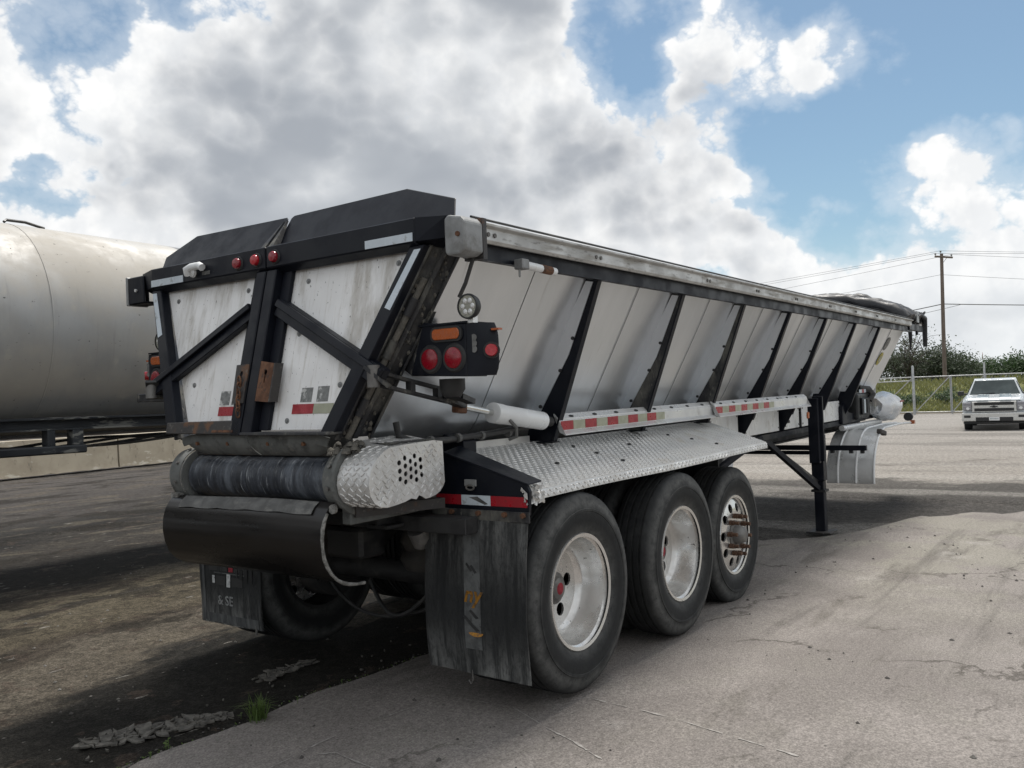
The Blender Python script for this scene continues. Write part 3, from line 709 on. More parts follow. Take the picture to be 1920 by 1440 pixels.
# ---- tail gate, two halves
for sgn in (-1, 1):
    nm = 'gate_half'
    mb = MB(); tgp(mb, [(sgn * .004, 1.452), (sgn * .535, 1.452), (sgn * .985, 2.275), (sgn * .004, 2.275)], -.012, 0)
    gate = mb.build(nm, M['white_panel'], T)
    # outer frame bar, along the slanted edge
    mb = MB(); tgp(mb, [(sgn * .565, 1.44), (sgn * .66, 1.44), (sgn * 1.075, 2.28), (sgn * .985, 2.28)], .001, .055)
    mb.build('edge_bar', M['black'], gate, bevel=.004)
    # centre bar
    mb = MB(); tgp(mb, [(sgn * .006, 1.43), (sgn * .080, 1.43), (sgn * .080, 2.28), (sgn * .006, 2.28)], .001, .075)
    mb.build('centre_bar', M['black'], gate, bevel=.005)
    mb = MB(); tgp(mb, [(sgn * .083, 1.45), (sgn * .150, 1.45), (sgn * .150, 2.28), (sgn * .083, 2.28)], .001, .028)
    mb.build('centre_channel', M['black'], gate, bevel=.003)
    # diagonal brace: channel of two flanges
    a, b = (.10, 2.08), (.905, 1.678)
    d = Vector((b[0] - a[0], b[1] - a[1])); n = Vector((-d.y, d.x)).normalized() * .043
    pts = [(a[0] + n.x, a[1] + n.y), (b[0] + n.x, b[1] + n.y), (b[0] - n.x, b[1] - n.y), (a[0] - n.x, a[1] - n.y)]
    mb = MB(); tgp(mb, [(sgn * p, q) for p, q in pts], .002, .050); mb.build('diagonal_brace', M['black'], gate, bevel=.004)
    pts = [(a[0] + n.x, a[1] + n.y), (b[0] + n.x, b[1] + n.y), (b[0] + n.x * .15, b[1] + n.y * .15), (a[0] + n.x * .15, a[1] + n.y * .15)]
    mb = MB(); tgp(mb, [(sgn * p, q) for p, q in pts], .0505, .072); mb.build('brace_flange', M['black'], gate, bevel=.004)
    # header beam with sloping underside
    mb = MB()
    prof = [(-.955, 2.405), (-.86, 2.405), (-.86, 2.275), (-.905, 2.262), (-.958, 2.292)]
    mb.py(prof, sgn * .006, sgn * 1.040)
    hd = mb.build('header_beam', M['black'], gate, bevel=.005)
    # welded gusset from header end to the rail cap
    mb = MB(); mb.loft([[(-.952, sgn * 1.0405, 2.404), (-.86, sgn * 1.0405, 2.404), (-.86, sgn * 1.0405, 2.28), (-.952, sgn * 1.0405, 2.296)],
                        [(-.915, sgn * 1.195, 2.396), (-.80, sgn * 1.195, 2.396), (-.80, sgn * 1.195, 2.26), (-.90, sgn * 1.195, 2.30)]])
    mb.build('header_gusset', M['black'], gate)
    # splash board leaning forward above the header
    def sp(y, z, off): return (-.905 + (z - 2.39) * .64 + off, y, z)
    poly = [(.006, 2.392), (1.02, 2.392), (1.06, 2.49), (.845, 2.600), (.030, 2.588), (.012, 2.575)] if sgn > 0 else [(-.006, 2.392), (-1.238, 2.388), (-1.196, 2.484), (-.838, 2.600), (-.032, 2.590), (-.016, 2.577)]
    mb = MB(); mb.extr(poly, lambda p, q: sp(p, q, 0), lambda p, q: sp(p, q, .008)); mb.build('splash_board', M['black'], gate, bevel=.003)
    mb = MB(); mb.extr([(.05, 2.405), (.012, 2.405), (.012, 2.56)], lambda p, q: (-.945 + (q - 2.405) * .85, sgn * p, q), lambda p, q: (-.90 + (q - 2.405) * .64, sgn * p, q)); mb.build('splash_gusset', M['black_dirty'], gate)
    # tapes
    ty = (.73, 1.03) if sgn < 0 else (.72, 1.035)
    mb = MB(); mb.px([(sgn * ty[0], 2.297), (sgn * ty[1], 2.297), (sgn * ty[1], 2.336), (sgn * ty[0], 2.336)], -.9615, -.959); mb.build('white_tape', M['tape_white'], hd)
    mb = MB(); tgp(mb, [(sgn * 1.058, 2.262), (sgn * 1.018, 2.262), (sgn * .880, 2.005), (sgn * .916, 1.990)], .0555, .0575); mb.build('white_tape', M['tape_white'], gate)
    ta = (.03, .305) if sgn > 0 else (.285, .575)
    mid = ta[0] + (ta[1] - ta[0]) * (.52 if sgn < 0 else .50)
    ra, rb_ = ((mid, ta[1]) if sgn > 0 else (ta[0], mid)); ca, cb = ((ta[0], mid - .002) if sgn > 0 else (mid + .002, ta[1]))
    mb = MB(); tgp(mb, [(sgn * ra, 1.528), (sgn * rb_, 1.528), (sgn * rb_, 1.576), (sgn * ra, 1.576)], .0006, .002); mb.build('red_tape', M['tape_red'], gate)
    mb = MB(); tgp(mb, [(sgn * ca, 1.528), (sgn * cb, 1.528), (sgn * cb, 1.576), (sgn * ca, 1.576)], .0006, .002); mb.build('cream_tape', M['tape_cream'], gate)
    for k in range(2):
        y0 = (.335 + k * .115) if sgn < 0 else (.125 + k * .10)
        mb = MB(); tgp(mb, [(sgn * y0, 1.585), (sgn * (y0 + .08), 1.585), (sgn * (y0 + .08), 1.655 + .004 * k), (sgn * y0, 1.655 + .004 * k)], .0006, .0016); mb.build('torn_sticker', M['decal_grey'], gate)
    for (y, z) in ((.26, 2.20), (.88, 2.22), (.25, 1.93), (.74, 1.86), (.26, 1.495), (.60, 1.66)) if sgn < 0 else ((.86, 2.20), (.66, 1.83), (.56, 1.70), (.22, 2.2)):
        mb = MB(); p = TG(sgn * y, z, .003); mb.lathe([(.0001, -.006), (.006, -.006), (.006, -.001), (.014, -.001), (.015, .003)], p, 'x', 12)
        mb.build('bolt', M['silver_cap'], gate, smooth=40)
# header marker lamps, licence lamp
for y in (.221, .070, -.078):
    mb = MB(); mb.lathe([(.0001, -.003), (.036, -.003), (.040, .004)], (-.961, y, 2.342), 'x', 20); gm = mb.build('marker_lamp', M['grommet'], T, smooth=40)
    mb = MB(); mb.lathe([(.0001, -.020), (.024, -.018), (.029, -.010), (.029, .002)], (-.964, y, 2.342), 'x', 20); mb.build('lens', M['red_bright'] if abs(y - .07) < .01 else M['red_lens'], gm, smooth=40)
mb = MB(); mb.tube([(-.985, .635, 2.325), (-1.0, .625, 2.352), (-.985, .60, 2.366), (-.985, .53, 2.366), (-.985, .505, 2.352)], .022, 8)
pl = mb.build('plate_lamp', M['white_paint'], T, smooth=60)
mb = MB(); mb.lathe([(.0001, -.016), (.026, -.012), (.030, 0)], (-.975, .60, 2.336), 'x', 14); mb.build('lens', M['alu_white'], pl, smooth=60)
mb = MB(); mb.box(-.9605, -.9585, .47, .54, 2.315, 2.335); mb.build('chip', M['strap'], pl)
# rusty latch plates and chain
kh = circle(.055, 1.742, .012, 12)
kh = [p for p in kh if p[1] > 1.733] ; kh = sorted(kh, key=lambda p: math.atan2(p[1] - 1.742, p[0] - .055))
key = [(.050, 1.690), (.060, 1.690), (.060, 1.731)] + [p for p in kh if p[1] > 1.732] + [(.050, 1.731)]
key = [(.050, 1.690), (.060, 1.690)] + [(.055 + .013 * math.cos(a), 1.742 + .015 * math.sin(a)) for a in [-1.1 + k * (2.2 + math.pi - .0) / 9 * 1.0 for k in range(10)]]
me = holed_plate([(.095, 1.592), (.005, 1.592), (.005, 1.79), (.105, 1.79)], [key], lambda a, b, t: TG(a, b, .0765 + t), .006)
lp = link('latch_plate', me, M['rust_dark'], T)
me = holed_plate([(-.088, 1.60), (-.190, 1.592), (-.190, 1.785), (-.088, 1.800)], [[(-a - .080, b) for a, b in key]], lambda a, b, t: TG(a, b, .0765 + t), .006)
lp2 = link('latch_plate', me, M['rust'], T)
mb = MB(); tgp(mb, [(-.192, 1.592), (-.200, 1.592), (-.200, 1.785), (-.192, 1.785)], .03, .083); mb.build('latch_side', M['rust_dark'], lp2)
for k in range(6):
    mb = MB(); p = TG(.050 - .006 * k, 1.705 - k * .032, .092)
    ring = []
    for a in range(13):
        t = 2 * math.pi * a / 12; l = .026 * math.cos(t); w = .012 * math.sin(t)
        ring.append((p[0] + (w if k % 2 else 0), p[1] + (0 if k % 2 else w), p[2] + l))
    mb.tube(ring, .0045, 6, caps=False); mb.build('chain_link', M['rust'], T, smooth=60)
# bottom bars of the gate
mb = MB(); tgp(mb, [(.010, 1.435), (.64, 1.44), (.645, 1.50), (.010, 1.505)], .001, .075); bb = mb.build('bottom_bar', M['rust_dark'], T, bevel=.004)
mb = MB(); tgp(mb, [(.06, 1.446), (.23, 1.446), (.23, 1.458), (.06, 1.458)], .0752, .077); mb.build('slot', M['rust'], bb)
mb = MB(); tgp(mb, [(-.010, 1.430), (-.66, 1.430), (-.66, 1.445), (-.010, 1.445)], .001, .085); mb.build('bottom_bar', M['black_dirty'], T, bevel=.003)
for sgn in (-1, 1):   # rubber skirts over the belt
    def fn(u, v, sgn=sgn):
        y = sgn * (.003 + (.58 - .05 * v) * u + .004 * v * (1 - u)) - .045 * v * (1 - u); z = 1.432 - .108 * v - (.02 * max(0, (u - .85) / .15) if v < .5 else -.02 * max(0, (u - .85) / .15))
        return (-1.115 + .055 * v * v - .012 * math.sin(v * 3) + .02 * u * u, y, z)
    mb = MB(); mb.sheet(fn, 12, 5, .008, (1, 0, 0)); sk = mb.build('belt_skirt', M['grey_skirt'], T, smooth=50)
    for y in (.16, .42):
        mb = MB(); mb.disc((-1.112, sgn * y, 1.385), .010, 'x', 10, .006); mb.build('bolt', M['rust'], sk)
mb = MB(); mb.box(-1.0, -.96, -.60, .60, 1.33, 1.44); mb.build('skirt_gap_dark', M['under'], T)  # dark block added behind the skirts, stands in for shade in their gap
mb = MB(); mb.box(-1.02, -.90, -.60, .60, 1.318, 1.33); mb.build('skirt_bar', M['rust_dark'], T)
# corner posts: wide dirty channels between gate and side sheets
for sgn in (-1, 1):
    mb = MB()
    def PS(t, w, off=0.0):      # t up the post, w across from the gate edge to the side sheet
        g = Vector(TG(sgn * (.615 + .435 * t), 1.41 + .88 * t, .0)); o_ = Vector((-.905 + .145 * t, sgn * (.675 + .50 * t), 1.41 + .87 * t))
        nrm = Vector((-.72, -sgn * -.62, -.30)); return g.lerp(o_, w) + nrm * off
    mb.sheet(lambda u, v: PS(u, v), 10, 4, .012, (.7, -sgn * .5, .2)); cpst = mb.build('corner_post', M['black_dirty'], T)
    for (w0, w1, dpt) in ((.0, .14, .030), (.46, .62, .026), (.92, 1.0, .030)):
        mb = MB(); mb.loft([[PS(0, w0), PS(0, w1), PS(0, w1, dpt), PS(0, w0, dpt)], [PS(1, w0), PS(1, w1), PS(1, w1, dpt), PS(1, w0, dpt)]]); mb.build('post_flange', M['black_dirty'], cpst, bevel=.004)
    mb = MB(); mb.tube([PS(t / 6, .34, .014) for t in range(6)], .016, 10); mb.build('hinge_rod', M['mud'], cpst, smooth=60)
    for t in (.12, .42, .64):
        mb = MB(); mb.tube([PS(t, .34, .014), PS(t + .09, .34, .014)], .024, 10); mb.build('hinge_knuckle', M['black_dirty'], cpst, smooth=60)
    mb = MB(); r2 = random.Random(3)
    for k in range(90):
        t = r2.random() ** 1.5; mb.lathe([(.0001, -.008), (.008 * r2.uniform(.4, 1.3), -.004), (.012 * r2.uniform(.5, 1.4), 0)], PS(t, r2.uniform(.05, .95), .002), 'x', 6)
    stuff(mb.build('dirt_crust', M['mud'], cpst))
    # outside strap with clip
    mb = MB(); mb.tube([(-.80, sgn * 1.262, 2.235), (-.80, sgn * 1.20, 2.10), (-.80, sgn * 1.16, 2.04)], .010, 6); mb.build('post_cable', M['hose'], cpst)

# ---- light boxes
def light_box(sgn):
    b = empty('light_box', (0, 0, 0), parent=T)
    mb = MB(); mb.px([(sgn * .90, 1.688), (sgn * 1.232, 1.672), (sgn * 1.236, 1.912), (sgn * 1.03, 1.920), (sgn * .985, 1.935)], -.86, -.70)
    sh = mb.build('light_box_shell', M['black'], T, bevel=.004); bpy.data.objects.remove(b)
    # rounded outer wing, turned towards the side
    def wing(u, v):
        z = 1.674 + .238 * v; c = .020 * (2 * v - 1) ** 4
        a = u * 1.05
        y = 1.2365 + .13 * math.sin(a) - c * u; x = -.855 + .13 * (1 - math.cos(a)) * 1.3
        return (x, sgn * y, z)
    mb = MB(); mb.sheet(wing, 8, 8, .006, (1, 0, 0)); wg = mb.build('light_wing', M['black'], sh, smooth=50)
    mb = MB(); mb.box(-.8655, -.70, sgn * .96, sgn * 1.245, 1.914, 1.922); mb.build('top_lip', M['black'], sh)
    for y in (1.027, 1.167):
        mb = MB(); mb.lathe([(.0001, -.004), (.060, -.006), (.068, .004)], (-.8645, sgn * y, 1.760), 'x', 28); g = mb.build('stop_lamp', M['grommet'], sh, smooth=40); g['label'] = 'round red stop lamp in a black grommet'
        mb = MB(); mb.lathe([(.0001, -.013), (.035, -.012), (.049, -.005)], (-.8665, sgn * y, 1.760), 'x', 28)
        for rr_ in (.018, .032): mb.lathe([(rr_, -.0145), (rr_ + .004, -.0155), (rr_ + .006, -.012)], (-.8665, sgn * y, 1.760), 'x', 28)
        mb.build('lens', M['red_lens'], g, smooth=40) if False else None
        lens = MB(); lens.lathe([(.0001, -.013), (.035, -.012), (.047, -.008), (.049, -.003)], (-.8665, sgn * y, 1.760), 'x', 28)
        lo = lens.build('lamp_lens', M['red_lens'], T, smooth=40); lo.parent = sh
    def stadium(w, h):
        r = h / 2 * .8; P = []
        for cx, cy, a in ((w / 2 - r, h / 2 - r, 0), (-w / 2 + r, h / 2 - r, 90), (-w / 2 + r, -h / 2 + r, 180), (w / 2 - r, -h / 2 + r, 270)):
            for k in range(5): P.append((cx + r * math.cos(R(a + k * 22.5)), cy + r * math.sin(R(a + k * 22.5))))
        return P
    mb = MB(); mb.px([(sgn * 1.128 + p, 1.870 + q) for p, q in stadium(.185, .070)], -.870, -.8605); mb.build('turn_lamp_seat', M['grommet'], sh)
    mb = MB(); mb.px([(sgn * 1.128 + p, 1.870 + q) for p, q in stadium(.160, .050)], -.876, -.8702); mb.build('turn_lamp', M['amber'], sh, bevel=.003)
    # side marker on the wing
    q = Vector(wing(.80, .47)); 
    mb = MB(); mb.tube([q + Vector((.004, -sgn * .002, 0)), q + Vector((-.010, sgn * .006, 0))], .038, 18); mb.build('marker_seat', M['grommet'], sh, smooth=40)
    mb = MB(); mb.tube([q + Vector((-.0101, sgn * .006, 0)), q + Vector((-.030, sgn * .018, 0))], [.029, .026], 18); mb.build('side_marker', M['red_bright'], sh, smooth=40)
    mb = MB(); mb.box(-.80, -.77, sgn * 1.335, sgn * 1.375, 1.875, 1.884); mb.build('amber_tab', M['amber'], sh)
    for k in range(3):
        w = Vector(wing(.28, .72 - k * .11)); mb = MB(); mb.lathe([(.0001, -.001), (.016, -.001), (.016, .001)], w + Vector((-.002, 0, 0)), 'x', 12); mb.build('worn_decal', M['decal_oval'], sh)
    # gusset to the post
    mb = MB(); mb.px([(sgn * .90, 1.688), (sgn * .985, 1.935), (sgn * 1.02, 1.985), (sgn * .85, 1.72)], -.852, -.80); mb.build('box_gusset', M['black_dirty'], sh)
    # round work lamp on a stalk
    ly = 1.262 if sgn < 0 else 1.10
    c = (-.86, sgn * ly, 1.985)
    mb = MB(); mb.lathe([(.0001, .05), (.030, .05), (.052, .020), (.058, -.005), (.056, -.016), (.050, -.016)], c, 'x', 28); wl = mb.build('work_lamp', M['black_trim'], sh, smooth=40)
    mb = MB(); mb.lathe([(.0001, -.012), (.050, -.012)], c, 'x', 28)
    mb.build('lamp_glass', M['glass_lamp'], sh)
    for k in range(6):
        a = k * math.pi / 3; mb = MB(); mb.lathe([(.0001, -.0165), (.006, -.0165), (.013, -.0125)], (c[0], c[1] + .028 * math.cos(a), c[2] + .028 * math.sin(a)), 'x', 10); mb.build('led_cell', M['alu_white'], sh)
    mb = MB(); mb.box(-.855, -.82, sgn * ly - .016, sgn * ly + .016, 1.912, 1.945); mb.build('lamp_bracket', M['alu_white'], sh)
    return sh
for sgn in (-1, 1): light_box(sgn)
mb = MB(); mb.tube([(-.80, -.985, 1.93), (-.81, -1.00, 1.99), (-.80, -1.055, 2.09), (-.80, -1.075, 2.12)], .005, 6); mb.build('lamp_wire', M['hose'], T)

# ---- gate linkage and hydraulic ram on both sides
for sgn in (-1, 1):
    mb = MB(); mb.bar((-1.10, sgn * .84, 1.735), (-1.04, sgn * .93, 1.64), .07, .016)
    lk = mb.build('link_arm', M['black_dirty'], T)
    for dz in (-.028, .028):
        mb = MB(); mb.bar((-1.10, sgn * .865, 1.690 + dz), (-.62, sgn * .925, 1.585 + dz), .035, .016); mb.build('link_bar', M['black_dirty'], lk, bevel=.002)
    for t in (.15, .5, .85):
        mb = MB(); mb.bar((-1.10 + .48 * t, sgn * (.865 + .06 * t), 1.660 - .105 * t), (-1.10 + .48 * t, sgn * (.865 + .06 * t), 1.720 - .105 * t), .035, .03); mb.build('link_spacer', M['black_dirty'], lk)
    mb = MB(); mb.lathe([(.0001, -.05), (.030, -.05), (.030, .05), (.0001, .05)], (-1.085, sgn * .875, 1.69), 'z', 12); mb.build('pivot_pin', M['hub'], lk, smooth=40)
    mb = MB(); mb.bar((-.66, sgn * .92, 1.595), (-.46, sgn * .885, 1.545), .055, .05); mb.build('clevis', M['black_dirty'], lk, bevel=.006)
    mb = MB(); mb.bar((-.50, sgn * .86, 1.53), (-.415, sgn * .862, 1.52), .04, .055); mb.build('rusty_clevis_end', M['rust'], lk, bevel=.006)
    mb = MB(); mb.tube([(-.43, sgn * .862, 1.530), (-.13, sgn * .862, 1.480)], .017, 12); rod = mb.build('ram_rod', M['steel'], T, smooth=60)
    mb = MB(); mb.tube([(-.185, sgn * .862, 1.489), (-.178, sgn * .862, 1.488), (-.10, sgn * .862, 1.476), (-.098, sgn * .862, 1.4757), (-.09, sgn * .862, 1.4743), (.30, sgn * .862, 1.420), (.315, sgn * .862, 1.4175)], [.040, .056, .056, .051, .053, .053, .035], 20)
    ram = mb.build('hydraulic_ram', M['white_paint'], T, smooth=40)
    mb = MB(); mb.tube([(.30, sgn * .862, 1.42), (.40, sgn * .855, 1.41)], .03, 10); mb.build('ram_eye', M['under'], ram)
    mb = MB(); mb.tube([(-.08, sgn * .90, 1.445), (-.05, sgn * .925, 1.40), (-.03, sgn * .91, 1.35), (-.05, sgn * .87, 1.335)], .010, 8); mb.build('ram_hose', M['strap'], ram, smooth=60)
    # bump stop bracket under the light box
    mb = MB(); mb.lathe([(.0001, -.085), (.04, -.085), (.062, -.05), (.062, 0), (.0001, 0)], (-.74, sgn * 1.05, 1.668), 'z', 18); mb.build('rubber_stop', M['grommet'], T, smooth=50)
    mb = MB(); mb.bar((-.74, sgn * 1.03, 1.60), (-.56, sgn * .93, 1.565), .07, .012); mb.bar((-.62, sgn * .99, 1.585), (-.50, sgn * .97, 1.555), .05, .025); mb.build('stop_bracket', M['black_dirty'], T)
mb = MB(); mb.bar((-1.0, 1.13, 1.645), (-.93, .78, 1.64), .05, .05); mb.build('link_bracket', M['black_dirty'], T, bevel=.004)
mb = MB(); mb.tube([(-.80, -.735, 1.47), (-.79, -.74, 1.40), (-.70, -.76, 1.365), (-.45, -.78, 1.36), (-.15, -.79, 1.37), (.1, -.80, 1.385), (.42, -.82, 1.40)], .017, 10); cd = mb.build('hose_bundle', M['hose'], T, smooth=60)
for x in (-.62, -.40, -.20, .05):
    mb = MB(); mb.tube([(x, -.785 - .004, 1.365), (x + .02, -.79, 1.367)], .024, 10); mb.build('clamp', M['strap'], cd)

# ---- conveyor head: belt pulley, cheek plates, scraper hood
mb = MB(); mb.lathe([(.02, -.55), (.100, -.55), (.112, -.53)] + [(.1120 + .0012 * math.sin(k * 1.9), -.53 + 1.06 * k / 40) for k in range(41)] + [(.112, .53), (.100, .55), (.02, .55)], (-.985, 0, 1.205), 'y', 48)
mb.build('belt_roller', M['belt'], T, smooth=40)
mb = MB(); mb.box(-.985, -.30, -.53, .53, 1.305, 1.3165); mb.box(-.985, -.30, -.53, .53, 1.09, 1.10); mb.build('belt_run', M['belt'], T)
for sgn in (-1, 1):
    # cheek: curved guard hugging the pulley end
    mb = MB(); P = [(.140 * math.cos(a) - .985, 1.205 + .140 * math.sin(a)) for a in [R(80 + k * 12) for k in range(15)]]
    mb.py(P + [(-.72, 1.07), (-.72, 1.34)], sgn * .555, sgn * .566); ck = mb.build('cheek_plate', M['grey_skirt'], T)
    def cw(u, v, sgn=sgn):
        a = R(85 + 165 * u); return (-.985 + .142 * math.cos(a), sgn * (.566 + .09 * v), 1.205 + .142 * math.sin(a))
    mb = MB(); mb.sheet(cw, 16, 2, .006, (-.7, 0, .3)); mb.build('cheek_wrap', M['grey_skirt'], ck, smooth=60)
    for a in (110, 150, 190, 225):
        mb = MB(); mb.tube([(-.985 + .147 * math.cos(R(a)), sgn * .60, 1.205 + .147 * math.sin(R(a))), (-.985 + .158 * math.cos(R(a)), sgn * .60, 1.205 + .158 * math.sin(R(a)))], .010, 8); mb.build('bolt', M['hub'], ck)
    mb = MB(); mb.box(-1.05, -.30, sgn * .60, sgn * .66, 1.0, 1.085); mb.build('head_frame', M['grey_skirt'], T, bevel=.005)
hp = [(-1.115, 1.108), (-1.150, 1.085), (-1.178, 1.045), (-1.196, .99), (-1.200, .93), (-1.190, .865), (-1.165, .805), (-1.125, .760), (-1.07, .728), (-1.01, .712), (-.94, .708)]
def hood(u, v):
    k = v * (len(hp) - 1); i = min(int(k), len(hp) - 2); f = k - i
    x = hp[i][0] + (hp[i + 1][0] - hp[i][0]) * f; z = hp[i][1] + (hp[i + 1][1] - hp[i][1]) * f
    return (x, -.615 + 1.245 * u, z + .006 * math.sin(u * 5) * (1 - v))
mb = MB(); mb.sheet(hood, 20, 30, .012, (1, 0, .2)); hd = mb.build('scraper_hood', M['hood'], T, smooth=60)
mb = MB()
def strap(u, v):
    p = Vector(hood(.07 + .84 * u, .0 + .17 * v)); return p + Vector((-.005, 0, .003 - (.006 * abs(math.sin(u * 14)) * v)))
mb.sheet(strap, 28, 4, .003, (-1, 0, .3)); mb.build('wear_strap', M['strap'], hd, smooth=60)
mb = MB(); mb.tube([Vector(hood(-.012, v / 14)) + Vector((-.006, 0, 0)) for v in range(2, 15)], [.0065 + .003 * abs(math.sin(v * 2.3)) for v in range(13)], 8); mb.build('frayed_edge', M['rope'], hd, smooth=70)
mb = MB(); mb.disc((-1.135, -.635, 1.085), .022, 'x', 12, .008); mb.build('hood_bolt', M['rope'], hd)
mb = MB(); mb.box(-1.13, -1.05, .59, .65, 1.08, 1.115); mb.build('hood_clip', M['rope'], hd)

# ---- chain guard of diamond plate
GY = -.88
Dm = [(-1.003, 1.362), (-1.045, 1.345), (-1.085, 1.318), (-1.118, 1.283), (-1.140, 1.24), (-1.147, 1.20), (-1.138, 1.155), (-1.112, 1.118), (-1.075, 1.097), (-1.025, 1.090),
      (-.965, 1.094), (-.91, 1.101), (-.87, 1.112), (-.835, 1.104), (-.815, 1.121), (-.79, 1.112), (-.765, 1.098), (-.735, 1.100), (-.69, 1.109), (-.656, 1.122), (-.630, 1.145), (-.618, 1.165), (-.621, 1.27), (-.625, 1.366), (-.70, 1.375), (-.82, 1.371), (-.92, 1.367)]
HOL = [(-0.906, 1.305), (-0.834, 1.309), (-0.794, 1.289), (-0.943, 1.286), (-0.867, 1.287), (-0.83, 1.269), (-0.904, 1.268), (-0.791, 1.253), (-0.939, 1.247), (-0.865, 1.251), (-0.827, 1.232), (-0.901, 1.231), (-0.788, 1.216), (-0.937, 1.21), (-0.862, 1.213), (-0.825, 1.196), (-0.899, 1.193)]
me = holed_plate(Dm, [circle(a, b, .0125, 12) for a, b in HOL], lambda a, b, t: (a, GY + t + .006 * mnoise.noise((a * 9, b * 9, 0)), b), .004)
cg = link('chain_guard', me, M['plate'], T)
mb = MB(); mb.box(-.97, -.75, GY + .05, GY + .055, 1.16, 1.34); mb.build('guard_inside', M['under'], cg)
wrap = [(-.66, 1.368)] + [Dm[i] for i in (25, 26, 0, 1, 2, 3, 4, 5, 6, 7, 8, 9)]
def gw(u, v):
    k = u * (len(wrap) - 1); i = min(int(k), len(wrap) - 2); f = k - i
    a = wrap[i][0] + (wrap[i + 1][0] - wrap[i][0]) * f; b = wrap[i][1] + (wrap[i + 1][1] - wrap[i][1]) * f
    w = .20 if i < 2 else .20
    return (a, GY + .003 + w * v, b + .03 * v * (1 if i < 3 else 0))
mb = MB(); mb.sheet(gw, 36, 4, .004, (.6, 0, -.6)); mb.build('guard_wrap', M['plate'], cg, smooth=40)
mb = MB()
def inside(a, b):
    c = False; n = len(Dm)
    for i in range(n):
        (x1, y1), (x2, y2) = Dm[i], Dm[(i + 1) % n]
        if (y1 > b) != (y2 > b) and a < (x2 - x1) * (b - y1) / (y2 - y1) + x1: c = not c
    return c
def gfn(i, j):
    a = -1.15 + i * .029 + (.0145 if j % 2 else 0); b = 1.09 + j * .0235
    if not all(inside(a + dx, b + dz) for dx, dz in ((.012, 0), (-.012, 0), (0, .012), (0, -.012))): return None
    if any((a - h[0]) ** 2 + (b - h[1]) ** 2 < .020 ** 2 for h in HOL): return None
    return ((a, GY - .0003 + .006 * mnoise.noise((a * 9, b * 9, 0)), b), (1, 0, 0), (0, 0, 1), (0, -1, 0))
treads(mb, gfn, 20, 13, (.031, .0082), .0034)
def gfn2(i, j):
    u = (i + .5) / 22; v = (j + .5 + (.5 if i % 2 else 0)) / 7.5
    if v > .97: return None
    p = Vector(gw(u, v)); q = Vector(gw(min(u + .01, 1), v)); dv = Vector((0, 1, 0)); du = (q - p).normalized(); n = du.cross(dv)
    ctr = Vector((-.95, p.y, 1.23)); n = n if n.dot(p - ctr) > 0 else -n
    return (p + n * .0015, du, dv, n)
treads(mb, gfn2, 22, 7, (.031, .0082), .0034)
stuff(mb.build('tread_pattern', M['plate'], cg, fix=False))
mb = MB(); mb.py([(.175 * math.cos(R(a)) - .985, 1.215 + .175 * math.sin(R(a))) for a in range(60, 300, 15)] + [(-.70, 1.06), (-.70, 1.385)], -.672, -.650); mb.build('guard_back', M['grey_skirt'], cg)
mb = MB(); mb.box(-.98, -.66, -.86, -.66, 1.375, 1.381); mb.build('guard_shelf', M['black_dirty'], cg)
mb = MB(); r2 = random.Random(5)
for k in range(140):
    p = (r2.uniform(-1.10, -.72), r2.uniform(-.73, -.55), 1.335 + .05 * r2.random())
    s_ = r2.uniform(.008, .026)
    mb.lathe([(.0001, s_ * .7), (s_ * .7, s_ * .3), (s_, -s_ * .4)], p, 'z', 6)
stuff(mb.build('caked_dirt_heap', M['mud'], T, smooth=60))
mb = MB(); mb.box(-.95, -.50, -.72, -.64, 1.06, 1.085); mb.bar((-1.03, -.66, 1.06), (-.55, -.80, 1.05), .05, .05); mb.build('guard_shelf_bar', M['rust_dark'], T)

# ---- fender deck of diamond plate
FX0, FX1 = -.38, 2.98
def fen(u, v):   # u along x, v from inner to outer
    x = FX0 + (FX1 - FX0) * u
    y = -.72 - .535 * v; z = 1.292 - .165 * v - .018 * v * v + .004 * math.sin(u * 9) * v
    return (x + (.30 * (v - .2) if u > .5 else 0) * (u - .5) * 0, y, z)
mb = MB(); mb.sheet(fen, 30, 8, .005, (0, 0, -1)); fd = mb.build('fender_deck', M['plate'], T, smooth=40)
def lip(u, v):
    p = Vector(fen(u, 1)); return p + Vector((0, -.012 * math.sin(v * 1.57), -.045 * v - .003))
mb = MB(); mb.sheet(lip, 30, 4, .004, (0, 1, 0)); mb.build('fender_lip', M['plate'], fd, smooth=50)
mb = MB()
def ffn(i, j):
    u = (i + .5) / 118; v = (j + .5) / 20
    p = Vector(fen(u, v)); n = Vector((0, -.33, .94)).normalized()
    return (p + n * .0005, (1, 0, 0), Vector((0, -.94, -.33)).normalized(), n)
treads(mb, ffn, 118, 20, (.026, .0075), .0030)
def lfn(i, j):
    u = (i + .5) / 118; p = Vector(lip(u, .35 + .4 * j)); return (p + Vector((0, -.001, 0)), (1, 0, 0), (0, 0, 1), (0, -1, .1))
treads(mb, lfn, 118, 2, (.026, .0075), .003)
stuff(mb.build('tread_pattern', M['plate'], fd, fix=False))
mb = MB(); mb.box(-.26, .37, -.722, -.716, 1.290, 1.330); mb.build('upturned_edge', M['plate'], fd)
for (x, y) in ((.62, -.87), (.68, -1.0), (.75, -1.14), (1.9, -.9), (2.05, -1.02), (2.2, -1.15), (.15, -1.05), (1.2, -.95)):
    v = (-.72 - y) / .535; p = Vector(fen((x - FX0) / (FX1 - FX0), v)); mb = MB(); mb.lathe([(.0001, .012), (.013, .008), (.016, 0)], p, 'z', 8); mb.build('deck_bolt', M['grommet'], fd)
